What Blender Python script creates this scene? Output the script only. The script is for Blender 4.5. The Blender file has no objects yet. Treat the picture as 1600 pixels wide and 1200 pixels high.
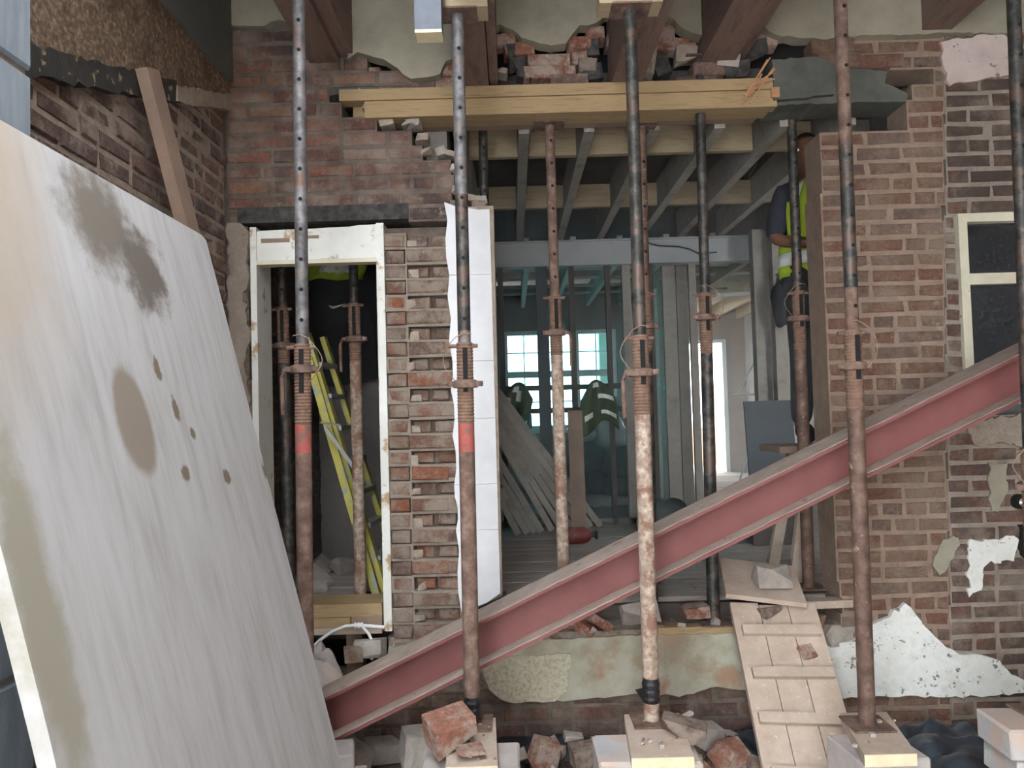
import bpy, bmesh, math, random
from mathutils import Vector, Matrix, noise
# ------------------------------------------------------------------ camera
FPX = 1200.0
PITCH = math.radians(2.15); ROLL = math.radians(1.6)
CAM = Vector((0, 0, 1.62))
FW = Vector((0, math.cos(PITCH), math.sin(PITCH)))
r0 = Vector((1, 0, 0)); u0 = Vector((0, -math.sin(PITCH), math.cos(PITCH)))
RT = r0*math.cos(ROLL) - u0*math.sin(ROLL)
UP = r0*math.sin(ROLL) + u0*math.cos(ROLL)
SC = bpy.context.scene
COL = SC.collection
cd = bpy.data.cameras.new('camera'); cam = bpy.data.objects.new('camera', cd); COL.objects.link(cam)
cd.sensor_width = 36; cd.sensor_fit = 'HORIZONTAL'; cd.lens = FPX/1600*36; cd.clip_start = .02
mw = Matrix((RT, UP, -FW)).transposed().to_4x4(); mw.translation = CAM
cam.matrix_world = mw
SC.camera = cam
# ------------------------------------------------------------------ light
EXPOSURE = 2.3
SKY = 3.0
w = bpy.data.worlds.new('overcast_sky'); SC.world = w; w.use_nodes = True
bg = w.node_tree.nodes['Background']; bg.inputs[0].default_value = (.93, .97, 1, 1); bg.inputs[1].default_value = SKY
SC.view_settings.view_transform = 'Standard'; SC.view_settings.look = 'None'
SC.view_settings.gamma = 1; SC.view_settings.exposure = EXPOSURE
SC.view_settings.use_curve_mapping = False
# ------------------------------------------------------------------ helpers
def ray(px, py): return FW + RT*((px-800)/FPX) + UP*((600-py)/FPX)
def at(px, py, Y=3.7):                      # pixel -> point on the plane at depth Y
    d = ray(px, py); return CAM + d*(Y/d.y)
def atz(px, py, Z):                         # pixel -> point at height Z
    d = ray(px, py); return CAM + d*((Z-CAM.z)/d.z)
def xz(pts, Y=3.7): return [(at(a, b, Y).x, at(a, b, Y).z) for a, b in pts]
def lin(c):
    return tuple(((v/255)/12.92 if v/255 <= .04045 else ((v/255+.055)/1.055)**2.4) for v in c) + (1,)
MATS = {}
def ramp_node(nt, cols, pos=None, interp='LINEAR'):
    r = nt.nodes.new('ShaderNodeValToRGB'); r.color_ramp.interpolation = interp
    n = len(cols)
    while len(r.color_ramp.elements) < n: r.color_ramp.elements.new(.5)
    for i, c in enumerate(cols):
        r.color_ramp.elements[i].position = pos[i] if pos else .3+.4*i/max(1, n-1)
        r.color_ramp.elements[i].color = c if len(c) == 4 else lin(c)
    return r
def noise_node(nt, vec, scale, detail=6, rough=.6, dist=0):
    n = nt.nodes.new('ShaderNodeTexNoise'); n.inputs['Scale'].default_value = scale
    n.inputs['Detail'].default_value = detail; n.inputs['Roughness'].default_value = rough
    n.inputs['Distortion'].default_value = dist
    nt.links.new(vec, n.inputs['Vector']); return n.outputs['Fac']
def mix(nt, fac, a, b, mode='MIX'):
    m = nt.nodes.new('ShaderNodeMix'); m.data_type = 'RGBA'; m.blend_type = mode
    L = nt.links
    for s, v in ((m.inputs[0], fac), (m.inputs[6], a), (m.inputs[7], b)):
        if hasattr(v, 'is_output'): L.new(v, s)
        elif isinstance(v, (int, float)): s.default_value = v
        else: s.default_value = v if len(v) == 4 else lin(v)
    return m.outputs[2]
def thresh(nt, val, lo, hi):
    m = nt.nodes.new('ShaderNodeMapRange'); m.inputs[1].default_value = lo; m.inputs[2].default_value = hi
    m.interpolation_type = 'SMOOTHSTEP'; nt.links.new(val, m.inputs[0]); return m.outputs[0]
def new_mat(name, rough=.85, metal=0, coord='POS', stretch=(1, 1, 1)):
    m = bpy.data.materials.new(name); m.use_nodes = True; nt = m.node_tree
    b = nt.nodes['Principled BSDF']; b.inputs['Roughness'].default_value = rough; b.inputs['Metallic'].default_value = metal
    if coord == 'POS': v = nt.nodes.new('ShaderNodeNewGeometry').outputs['Position']
    else: v = nt.nodes.new('ShaderNodeTexCoord').outputs['Object']
    if stretch != (1, 1, 1):
        mp = nt.nodes.new('ShaderNodeMapping'); mp.inputs['Scale'].default_value = stretch
        nt.links.new(v, mp.inputs['Vector']); v = mp.outputs[0]
    MATS[name] = m
    return m, nt, b, v
def bump(nt, b, h, strength=.4, dist=.01):
    n = nt.nodes.new('ShaderNodeBump'); n.inputs['Strength'].default_value = strength; n.inputs['Distance'].default_value = dist
    nt.links.new(h, n.inputs['Height']); nt.links.new(n.outputs[0], b.inputs['Normal'])
def simple(name, cols, scale=6, rough=.85, bmp=.3, bscale=None, metal=0, coord='POS', stretch=(1, 1, 1), dust=None, dustscale=3, dlo=.5, dhi=.65, bdist=.008, rand=0):
    m, nt, b, v = new_mat(name, rough, metal, coord, stretch)
    n = noise_node(nt, v, scale, 8, .65)
    c = ramp_node(nt, cols); nt.links.new(n, c.inputs[0]); c = c.outputs[0]
    if rand:
        oi = nt.nodes.new('ShaderNodeObjectInfo').outputs['Random']
        mr = nt.nodes.new('ShaderNodeMapRange'); mr.inputs[3].default_value = 1-rand; mr.inputs[4].default_value = 1+rand
        nt.links.new(oi, mr.inputs[0]); hs = nt.nodes.new('ShaderNodeHueSaturation'); nt.links.new(mr.outputs[0], hs.inputs['Value'])
        nt.links.new(c, hs.inputs['Color']); c = hs.outputs[0]
    if dust:
        d = thresh(nt, noise_node(nt, v, dustscale, 7, .65), dlo, dhi)
        c = mix(nt, d, c, dust)
    nt.links.new(c, b.inputs['Base Color'])
    if bmp: bump(nt, b, noise_node(nt, v, bscale or scale*4, 8, .7), bmp, bdist)
    return m
def brick_mat(name, cols, dust, dlo, dhi, dscale=7, soot=None):
    m, nt, b, v = new_mat(name, .92)
    oi = nt.nodes.new('ShaderNodeObjectInfo').outputs['Random']
    n = len(cols)
    r = ramp_node(nt, cols, [i/n for i in range(n)], 'CONSTANT'); nt.links.new(oi, r.inputs[0])
    g = noise_node(nt, v, 45, 6, .7)
    gr = ramp_node(nt, [(150, 150, 150), (255, 255, 255)], [.3, .7]); nt.links.new(g, gr.inputs[0])
    c = mix(nt, .7, r.outputs[0], gr.outputs[0], 'MULTIPLY')
    d = thresh(nt, noise_node(nt, v, dscale, 9, .72), dlo, dhi)
    c = mix(nt, d, c, dust)
    if soot:
        s = thresh(nt, noise_node(nt, v, 2.1, 6, .6), .5, .66); c = mix(nt, s, c, soot)
    big = thresh(nt, noise_node(nt, v, 1.7, 5, .6), .4, .7)
    sm = thresh(nt, noise_node(nt, v, 21, 10, .8), .55, .64)
    mm = nt.nodes.new('ShaderNodeMath'); mm.operation = 'MULTIPLY'; nt.links.new(sm, mm.inputs[0]); nt.links.new(big, mm.inputs[1])
    c = mix(nt, mm.outputs[0], c, tuple(min(255, int(x*1.16)) for x in dust))
    pits = thresh(nt, noise_node(nt, v, 75, 8, .8), .6, .7); dk = mix(nt, 1.0, c, (150, 142, 138), 'MULTIPLY'); c = mix(nt, pits, c, dk)
    nt.links.new(c, b.inputs['Base Color'])
    bump(nt, b, noise_node(nt, v, 38, 10, .8), 1, .02)
    return m
# mesh builder ------------------------------------------------------------
class MB:
    def __init__(s): s.v = []; s.f = []; s.mi = []
    def add(s, vs, fs, mi=0):
        k = len(s.v); s.v += [tuple(p) for p in vs]; s.f += [tuple(i+k for i in f) for f in fs]; s.mi += [mi]*len(fs); return s
    def box(s, x0, x1, y0, y1, z0, z1, mi=0, M=None):
        vs = [Vector((x, y, z)) for z in (z0, z1) for y in (y0, y1) for x in (x0, x1)]
        if M: vs = [M @ p for p in vs]
        return s.add(vs, [(0, 2, 3, 1), (4, 5, 7, 6), (0, 1, 5, 4), (2, 6, 7, 3), (0, 4, 6, 2), (1, 3, 7, 5)], mi)
    def bar(s, p, q, wd, ht, mi=0, up=(0, 0, 1)):        # a timber from p to q, section wd x ht
        p, q = Vector(p), Vector(q); d = q-p; L = d.length; z = d.normalized()
        x = z.cross(Vector(up))
        if x.length < 1e-4: x = z.cross(Vector((0, 1, 0)))
        x.normalize(); y = x.cross(z)
        M = Matrix((x, y, z)).transposed().to_4x4(); M.translation = p
        return s.box(-wd/2, wd/2, -ht/2, ht/2, 0, L, mi, M)
    def lathe(s, prof, n=14, M=None, mi=0, cap=True):
        vs = []; fs = []
        for r, z in prof:
            for k in range(n):
                a = 2*math.pi*k/n; p = Vector((r*math.cos(a), r*math.sin(a), z)); vs.append(M @ p if M else p)
        for j in range(len(prof)-1):
            for k in range(n):
                fs.append((j*n+k, j*n+(k+1) % n, (j+1)*n+(k+1) % n, (j+1)*n+k))
        if cap: fs.append(tuple(range(n-1, -1, -1))); fs.append(tuple((len(prof)-1)*n+k for k in range(n)))
        return s.add(vs, fs, mi)
    def tube(s, pts, r, n=8, mi=0):
        pts = [Vector(p) for p in pts]; vs = []; fs = []
        ref = Vector((.3, .5, .8))
        for i, p in enumerate(pts):
            d = (pts[min(i+1, len(pts)-1)]-pts[max(i-1, 0)]).normalized()
            x = d.cross(ref)
            if x.length < .1: x = d.cross(Vector((1, 0, 0)))
            x.normalize(); y = d.cross(x)
            rr = r[i] if isinstance(r, (list, tuple)) else r
            for k in range(n):
                a = 2*math.pi*k/n; vs.append(p+x*rr*math.cos(a)+y*rr*math.sin(a))
        for i in range(len(pts)-1):
            for k in range(n): fs.append((i*n+k, i*n+(k+1) % n, (i+1)*n+(k+1) % n, (i+1)*n+k))
        fs.append(tuple(range(n-1, -1, -1))); fs.append(tuple((len(pts)-1)*n+k for k in range(n)))
        return s.add(vs, fs, mi)
    def prism(s, poly, y0, y1, mi=0, M=None):            # poly in xz, extruded along y
        a = sum(poly[i][0]*poly[(i+1) % len(poly)][1]-poly[(i+1) % len(poly)][0]*poly[i][1] for i in range(len(poly)))
        if a < 0: poly = poly[::-1]
        n = len(poly)
        vs = [Vector((x, y0, z)) for x, z in poly]+[Vector((x, y1, z)) for x, z in poly]
        if M: vs = [M @ p for p in vs]
        fs = [tuple(range(n)), tuple(range(2*n-1, n-1, -1))]+[(i, i+n, (i+1) % n+n, (i+1) % n) for i in range(n)]
        return s.add(vs, fs, mi)
    def build(s, name, mats, parent=None, smooth=False, tri=False):
        me = bpy.data.meshes.new(name); me.from_pydata(s.v, [], s.f)
        if not isinstance(mats, (list, tuple)): mats = [mats]
        for m in mats: me.materials.append(MATS[m] if isinstance(m, str) else m)
        for p, i in zip(me.polygons, s.mi): p.material_index = i; p.use_smooth = smooth
        if any(len(f) > 4 for f in s.f):
            bm = bmesh.new(); bm.from_mesh(me)
            bmesh.ops.triangulate(bm, faces=[f for f in bm.faces if len(f.verts) > 4]); bm.to_mesh(me); bm.free()
        me.update()
        if smooth: me.set_sharp_from_angle(angle=math.radians(40))
        o = bpy.data.objects.new(name, me); COL.objects.link(o)
        if parent: o.parent = parent
        return o
def link(name, me, parent=None, loc=None, rot=None, scale=None):
    o = bpy.data.objects.new(name, me); COL.objects.link(o)
    if parent: o.parent = parent
    if loc is not None: o.location = loc
    if rot is not None: o.rotation_euler = rot
    if scale is not None: o.scale = scale
    return o
def tag(o, label, cat=None, group=None, kind=None):
    o['label'] = label
    if cat: o['category'] = cat
    if group: o['group'] = group
    if kind: o['kind'] = kind
    return o
def empty(name, loc, label, cat, group=None):
    o = bpy.data.objects.new(name, None); COL.objects.link(o); o.location = loc; o.empty_display_size = .1
    return tag(o, label, cat, group)
def struct(o, label): return tag(o, label, None, None, 'structure')
def inside(x, z, poly):
    c = False; n = len(poly); j = n-1
    for i in range(n):
        xi, zi = poly[i]; xj, zj = poly[j]
        if (zi > z) != (zj > z) and x < (xj-xi)*(z-zi)/(zj-zi)+xi: c = not c
        j = i
    return c
def jag(poly, step=.03, amp=.008, seed=1):
    R = random.Random(seed); out = []
    for i, (x, z) in enumerate(poly):
        x2, z2 = poly[(i+1) % len(poly)]; L = math.hypot(x2-x, z2-z); n = max(1, int(L/step))
        for k in range(n):
            t = k/n; a = amp if (k or n > 1) else amp*.3
            out.append((x+(x2-x)*t+R.uniform(-a, a), z+(z2-z)*t+R.uniform(-a, a)))
    return out
# ------------------------------------------------------------------ materials
brick_mat('brick_red', [(152, 108, 94), (162, 120, 100), (136, 96, 86), (166, 114, 96), (130, 104, 96), (176, 132, 108)], (160, 144, 132), .42, .64, 6, (88, 78, 74))
brick_mat('brick_dusty', [(146, 120, 104), (152, 116, 98), (138, 116, 104), (156, 126, 106), (150, 108, 92)], (152, 132, 116), .44, .66, 5)
brick_mat('brick_old', [(140, 106, 94), (126, 98, 90), (150, 116, 100), (134, 112, 100)], (150, 136, 124), .44, .64, 6, (92, 80, 74))
brick_mat('brick_soot', [(140, 118, 110), (150, 122, 112), (126, 112, 108), (158, 128, 116)], (170, 156, 146), .46, .62, 6, (66, 62, 62))
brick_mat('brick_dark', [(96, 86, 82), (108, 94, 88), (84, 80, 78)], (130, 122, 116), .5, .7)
brick_mat('brick_raw', [(184, 122, 100), (194, 134, 112), (178, 114, 94), (184, 142, 124)], (196, 176, 162), .45, .6, 9)
brick_mat('brick_pier', [(150, 112, 96), (168, 124, 104), (140, 116, 104), (160, 130, 114), (174, 112, 86)], (170, 154, 140), .42, .6, 8)
simple('mortar', [(128, 116, 106), (158, 146, 134)], 14, .95, .8, 40, bdist=.012)
simple('mortar_dark', [(84, 74, 68), (126, 112, 102)], 12, .95, .8, 40, bdist=.012)
simple('mortar_brown', [(132, 112, 98), (154, 134, 118)], 14, .95, .8, 40, bdist=.012)
simple('mortar_pale', [(150, 134, 122), (182, 170, 156)], 16, .95, .9, 45, bdist=.015)
simple('cement_render', [(122, 117, 103), (144, 138, 122), (160, 152, 138)], 3, .9, .25, 30)
simple('low_render', [(140, 130, 112), (168, 164, 146), (186, 186, 172)], 5, .92, .6, 40, dust=(158, 130, 108), dustscale=3.5, dlo=.52, dhi=.66)
simple('cream_stipple', [(168, 158, 128), (206, 200, 176), (222, 218, 198)], 55, .95, 1, 70, bdist=.012)
simple('white_plaster', [(206, 208, 212), (226, 228, 232)], 4, .7, .1, 30, dust=(176, 170, 160), dustscale=40, dlo=.68, dhi=.72)
simple('old_plaster', [(196, 196, 186), (222, 224, 220), (208, 208, 200)], 8, .85, .4, 30, dust=(112, 108, 96), dustscale=26, dlo=.6, dhi=.66)
simple('pinkish_plaster', [(176, 158, 152), (204, 188, 182)], 6, .9, .3, 30, dust=(130, 108, 100), dustscale=14, dlo=.62, dhi=.68)
simple('white_paint', [(208, 208, 200), (226, 228, 224)], 5, .55, .15, 20, dust=(168, 142, 108), dustscale=7, dlo=.56, dhi=.64)
simple('cream_paint', [(196, 190, 166), (214, 210, 190)], 9, .6, .2, 30, dust=(140, 116, 92), dustscale=18, dlo=.64, dhi=.7)
simple('pebbledash', [(96, 78, 62), (136, 112, 90), (190, 172, 148)], 60, .95, 1, 85, bdist=.02, dust=(104, 86, 68), dustscale=4)
simple('bitumen', [(34, 34, 34), (58, 56, 52)], 12, .7, .5, 40, dust=(150, 138, 108), dustscale=18, dlo=.58, dhi=.64)
simple('grey_board', [(84, 88, 84), (104, 106, 100)], 3, .85, .2, 30)
simple('timber_new', [(140, 124, 100), (168, 152, 124), (154, 138, 112)], 5, .75, .25, 20, coord='OBJ', stretch=(1, 9, 9), rand=.1)
simple('timber_wale', [(128, 106, 78), (164, 140, 104), (146, 122, 90)], 5, .75, .25, 20, coord='POS', stretch=(1, 10, 14))
simple('timber_end', [(206, 192, 156), (222, 210, 180)], 20, .8, .2)
simple('timber_dusty', [(166, 148, 132), (190, 174, 160)], 9, .92, .3, 60, dust=(196, 184, 174), dustscale=60, dlo=.6, dhi=.66, rand=.06)
simple('timber_grey', [(120, 116, 110), (154, 148, 138), (136, 130, 122)], 6, .88, .3, 30, rand=.14)
simple('timber_old', [(94, 76, 68), (124, 102, 92), (108, 88, 80)], 5, .88, .4, 30, stretch=(6, 1, 6))
simple('timber_dark', [(62, 57, 54), (90, 82, 76)], 8, .9, .4, 30)
simple('timber_char', [(34, 33, 34), (62, 60, 60), (90, 84, 78)], 22, .9, .6, 50)
simple('timber_plank', [(124, 104, 92), (150, 128, 112)], 5, .85, .3, 40)
simple('floor_board', [(134, 126, 118), (164, 154, 146)], 4, .9, .3, 30, stretch=(1, 8, 8), dust=(176, 166, 158), dustscale=5, rand=.1)
simple('blue_block', [(112, 122, 132), (136, 146, 156)], 4, .9, .3, 40, stretch=(1, 6, 1), rand=.08)
simple('grey_block', [(160, 152, 148), (182, 176, 172)], 9, .95, .5, 60, dust=(190, 172, 162), dustscale=7)
simple('pale_block', [(166, 166, 166), (190, 190, 190)], 9, .95, .4, 60, dust=(186, 168, 156), dustscale=6, dlo=.46, dhi=.6)
simple('blue_paint', [(92, 98, 110), (116, 122, 134)], 8, .8, .2, 30)
simple('rust', [(80, 64, 57), (112, 90, 80), (144, 122, 111)], 18, .85, .4, 70, metal=.2)
simple('rust_thread', [(98, 76, 64), (130, 104, 88)], 30, .9, .3, 80)
simple('rust_pale', [(116, 94, 82), (156, 138, 124), (194, 180, 166)], 34, .85, .3, 70, dust=(126, 96, 80), dustscale=12, dlo=.5, dhi=.6)
simple('steel_grey', [(66, 62, 62), (106, 104, 106), (150, 150, 154)], 16, .6, .25, 60, metal=.4, dust=(112, 88, 76), dustscale=8, dlo=.52, dhi=.66)
simple('steel_dark', [(34, 36, 36), (62, 62, 60), (112, 106, 100)], 20, .5, .25, 60, metal=.4, dust=(94, 79, 71), dustscale=10, dlo=.5, dhi=.62)
simple('steel_brown', [(70, 54, 48), (104, 82, 72), (128, 108, 96)], 18, .7, .3, 60, metal=.3, dust=(164, 148, 130), dustscale=22, dlo=.6, dhi=.7)
simple('red_band', [(150, 72, 66), (168, 88, 80)], 20, .75, .2, dust=(112, 88, 78), dustscale=16, dlo=.5, dhi=.58)
simple('hole_black', [(12, 11, 11), (20, 18, 18)], 8, .9, 0)
simple('black_tape', [(16, 16, 18), (34, 34, 38)], 22, .35, .7, 30)
simple('oxide_red', [(112, 64, 62), (128, 80, 77)], 3, .65, .1, 20, dust=(160, 112, 104), dustscale=40, dlo=.68, dhi=.74)
simple('beam_dust', [(150, 134, 124), (176, 160, 150)], 10, .95, .4, 80, dust=(136, 96, 88), dustscale=14, dlo=.6, dhi=.7)
simple('beam_grey', [(150, 154, 156), (172, 174, 174)], 3, .7, .1)
simple('void_shade', [(10, 10, 10), (18, 17, 17)], 4, .95, 0)  # near-black standing in for the shade inside open voids
simple('white_plastic', [(222, 226, 228), (236, 238, 240)], 4, .4, 0)
simple('dpm_plastic', [(38, 42, 48), (60, 66, 74)], 6, .28, .3, 14)
simple('rubble_dirt', [(128, 112, 100), (166, 150, 138), (186, 172, 160)], 20, .95, 1, 50, bdist=.03, dust=(168, 120, 100), dustscale=24, dlo=.62, dhi=.68)
simple('concrete_lump', [(150, 142, 134), (182, 174, 166)], 18, .95, .7, 50, dust=(190, 150, 132), dustscale=9, dlo=.6, dhi=.7, rand=.12)
simple('concrete_dark', [(72, 74, 70), (96, 96, 90)], 7, .9, .4, 30)
simple('ladder_yellow', [(176, 168, 70), (196, 188, 100)], 8, .6, .2, dust=(150, 160, 160), dustscale=16, dlo=.55, dhi=.6)
simple('alloy', [(150, 152, 150), (176, 178, 176)], 8, .5, .2, metal=.5)
simple('black_cloth', [(36, 37, 40), (54, 55, 60)], 12, .95, .5, 40)
simple('hivis_lime', [(150, 176, 40), (176, 200, 60)], 9, .8, .2)
simple('hivis_green', [(40, 58, 40), (66, 84, 54)], 9, .85, .3)
simple('reflective', [(206, 208, 206), (226, 228, 226)], 6, .5, .1)
simple('skin', [(96, 66, 50), (116, 80, 62)], 8, .6, .1)
simple('hair', [(24, 20, 18), (36, 30, 26)], 60, .8, .3)
simple('jacket_dark', [(34, 37, 46), (52, 56, 66)], 9, .9, .3)
simple('trouser_grey', [(54, 56, 60), (76, 78, 82)], 8, .9, .4, 30)
simple('sack_dark', [(46, 48, 50), (78, 80, 80)], 9, .55, .5, 20, rand=.2)
simple('sack_pale', [(150, 160, 162), (186, 194, 196)], 9, .35, .4, 14)
simple('dark_sheet', [(66, 70, 74), (82, 86, 90)], 3, .85, .1)
simple('inner_wall', [(116, 112, 108), (146, 140, 134)], 4, .92, .4, 30)
simple('inner_wall_tan', [(148, 130, 112), (170, 152, 134)], 4, .9, .2, 30)
simple('joist_far_lit', [(166, 184, 176), (196, 210, 202)], 6, .85, .2)  # pale green put in for the far window's teal light
simple('upvc', [(214, 220, 222), (228, 232, 234)], 4, .4, 0)
simple('red_steel', [(104, 34, 34), (126, 48, 46)], 7, .5, .2, dust=(130, 90, 84), dustscale=9)
simple('chrome', [(180, 180, 182), (210, 210, 212)], 4, .2, 0, metal=1)
simple('wire', [(120, 100, 84), (150, 130, 112)], 9, .7, 0)
simple('black_cable', [(20, 20, 22), (30, 30, 32)], 9, .5, 0)
simple('yellow_hose', [(196, 158, 70), (212, 178, 92)], 9, .5, 0)
simple('orange_brick', [(214, 158, 124), (226, 176, 144)], 9, .9, .3)
simple('paving', [(170, 166, 160), (190, 186, 180)], 4, .9, .3)
simple('splinter', [(160, 118, 84), (186, 140, 104)], 12, .8, .2)
def glass_mat(name, col, dirt=0):
    m, nt, b, v = new_mat(name, .1)
    t = nt.nodes.new('ShaderNodeBsdfTransparent'); t.inputs[0].default_value = col
    g = nt.nodes.new('ShaderNodeBsdfGlossy'); g.inputs['Roughness'].default_value = .05
    fr = nt.nodes.new('ShaderNodeFresnel'); ms = nt.nodes.new('ShaderNodeMixShader')
    nt.links.new(fr.outputs[0], ms.inputs[0]); nt.links.new(t.outputs[0], ms.inputs[1]); nt.links.new(g.outputs[0], ms.inputs[2])
    out = ms.outputs[0]
    if dirt:
        d = nt.nodes.new('ShaderNodeBsdfDiffuse'); d.inputs[0].default_value = lin((120, 124, 126))
        m2 = nt.nodes.new('ShaderNodeMixShader'); th = thresh(nt, noise_node(nt, v, 60, 8, .7), .5, .75)
        mm = nt.nodes.new('ShaderNodeMath'); mm.operation = 'MULTIPLY'; mm.inputs[1].default_value = dirt; nt.links.new(th, mm.inputs[0])
        nt.links.new(mm.outputs[0], m2.inputs[0]); nt.links.new(out, m2.inputs[1]); nt.links.new(d.outputs[0], m2.inputs[2]); out = m2.outputs[0]
    nt.links.new(out, nt.nodes['Material Output'].inputs[0]); return m
glass_mat('glass_teal', (.55, .95, .97, 1))
glass_mat('glass_dusty', (.6, .62, .66, 1), .5)
def panel_mat():
    m, nt, b, v = new_mat('plywood_panel', .75, coord='OBJ')       # object coords: x along the sheet's width, z along its height
    st = nt.nodes.new('ShaderNodeMapping'); st.inputs['Scale'].default_value = (9, 1, 1.2); nt.links.new(v, st.inputs[0])
    c = ramp_node(nt, [(164, 163, 162), (184, 184, 185), (194, 194, 196)], [.3, .5, .7]); nt.links.new(noise_node(nt, st.outputs[0], 2.2, 9, .65), c.inputs[0]); c = c.outputs[0]
    def ell(x, z, a, h, amp, lo, hi, sc=6):
        mp = nt.nodes.new('ShaderNodeMapping'); mp.vector_type = 'TEXTURE'; mp.inputs['Location'].default_value = (x, 0, z); mp.inputs['Scale'].default_value = (a, 100, h)
        nt.links.new(v, mp.inputs[0]); ln = nt.nodes.new('ShaderNodeVectorMath'); ln.operation = 'LENGTH'; nt.links.new(mp.outputs[0], ln.inputs[0])
        ma = nt.nodes.new('ShaderNodeMath'); ma.operation = 'MULTIPLY_ADD'; ma.inputs[1].default_value = amp
        nt.links.new(noise_node(nt, v, sc, 6, .65), ma.inputs[0]); nt.links.new(ln.outputs['Value'], ma.inputs[2])
        return thresh(nt, ma.outputs[0], hi, lo)
    c = mix(nt, ell(.12, 2.2, .28, .55, 1.0, .8, 1.7, 4), c, (176, 164, 148))
    c = mix(nt, ell(.05, 1.3, .09, .5, 1.1, .9, 1.4, 9), c, (156, 152, 138))
    c = mix(nt, ell(.60, 2.13, .2, .17, 1.5, 1.2, 1.75, 9), c, (122, 115, 106))
    c = mix(nt, ell(.78, 2.04, .16, .17, 1.6, 1.2, 1.7, 12), c, (110, 103, 96))
    c = mix(nt, ell(.525, 1.633, .085, .135, .35, .95, 1.25, 9), c, (144, 134, 124))
    for x, z, a, h in ((.705, 1.772, .02, .04), (.754, 1.664, .022, .035), (.716, 1.497, .028, .025), (.977, 1.466, .03, .025), (1.3, 1.46, .018, .035), (.82, 1.6, .02, .02)):
        c = mix(nt, ell(x, z, a, h, 1.9, 1.5, 2.0, 38), c, (120, 108, 92))
    nt.links.new(c, b.inputs['Base Color']); bump(nt, b, noise_node(nt, st.outputs[0], 12, 8, .7), .15, .004)
panel_mat()
# ------------------------------------------------------------------ brick meshes
BD = .1
def brick_mesh(L, H, seed, matn, cham=.0055, jit=.006, depth=BD):
    R = random.Random(seed); j = lambda a: R.uniform(-a, a)
    h, l = H/2, L/2
    back = [(-l, depth, -h), (l, depth, -h), (l, depth, h), (-l, depth, h)]
    mid = [(-l+abs(j(jit)), cham*1.3+j(.002), -h+abs(j(jit))), (l-abs(j(jit)), cham*1.3+j(.002), -h+abs(j(jit))), (l-abs(j(jit)), cham*1.3+j(.002), h-abs(j(jit))), (-l+abs(j(jit)), cham*1.3+j(.002), h-abs(j(jit)))]
    fr = [(x*(1-cham/l)+j(jit), j(.003), z*(1-cham/h)+j(jit*.6)) for x, _, z in mid]
    c = (j(l*.3), -abs(j(.003)), j(h*.3))
    mb = MB(); vs = back+mid+fr+[c]
    fs = [(3, 2, 1, 0)]
    for k in range(4):
        n = (k+1) % 4
        fs += [(k, n, 4+n, 4+k), (4+k, 4+n, 8+n, 8+k), (8+k, 8+n, 12)]
    mb.add(vs, fs)
    me = bpy.data.meshes.new('brick'); me.from_pydata(mb.v, [], mb.f); me.materials.append(MATS[matn]); me.update(); return me
_bm = {}
def brick_variants(matn):
    if matn not in _bm:
        _bm[matn] = ([brick_mesh(.215, .065, i, matn) for i in range(6)], [brick_mesh(.1025, .065, 20+i, matn) for i in range(5)])
    return _bm[matn]
def brick_wall(name, label, polys, Y=3.7, matn='brick_red', mortar='mortar', seed=1, head=.3, thick=.2, side=False, X=None, hang=None, jit=.0025, zoff=0, recess=.004, headcourses=()):
    """courses of single bricks inside the polygons (x or y along the wall, z); the mortar bed is the parent"""
    R = random.Random(seed); st, hd = brick_variants(matn)
    lo = min(p[1] for q in polys for p in q); hi = max(p[1] for q in polys for p in q)
    a0 = min(p[0] for q in polys for p in q)-.25; a1 = max(p[0] for q in polys for p in q)+.25
    k0 = math.floor((lo-zoff)/.075); k1 = math.ceil((hi-zoff)/.075)
    bricks = []; mb = MB()
    for k in range(k0, k1):
        z = zoff+(k+.5)*.075
        runs = []; n_ = int((a1-a0)/.01); ins = [any(inside(a0+.01*i, z, q) for q in polys) for i in range(n_+1)]; i = 0
        while i <= n_:
            if not ins[i]: i += 1; continue
            i0 = i
            while i <= n_ and ins[i]: i += 1
            a, e = a0+.01*i0-.005, a0+.01*(i-1)+.005; first = (R.choice((.1025, .1025, .16)) if k % 2 else .215)
            while e-a > .03:
                isH = R.random() < head or k in headcourses
                L = .1025 if isH else .215
                if first: L = first; first = 0; isH = L < .14
                if e-a-L < .045: L = min(e-a, .24); isH = L < .14
                runs.append((a, L, isH)); a += L+.0105
        segs = []
        for (a, L, isH) in runs:
            bricks.append((a+L/2, z, L, isH))
            if segs and a-segs[-1][1] < .02: segs[-1][1] = a+L
            else: segs.append([a, a+L])
        for a, b_ in segs:
            a -= .003; b_ += .003
            if side: mb.box(X-thick, X-recess, a, b_, z-.0375, z+.0375)
            else: mb.box(a, b_, Y+recess, Y+thick, z-.0375, z+.0375)
    par = struct(mb.build(name, mortar), label)
    for (a, z, L, isH) in bricks:
        me = R.choice(hd if isH else st); s = L/(.1025 if isH else .215); d = R.uniform(-jit, jit)
        if side: link('brick', me, par, (X+d, a, z), (0, 0, math.pi/2), (s, 1, 1))
        else: link('brick', me, par, (a, Y+d, z), (R.uniform(-.01, .01), 0, R.uniform(-.006, .006)), (s, 1, 1))
    return par
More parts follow.
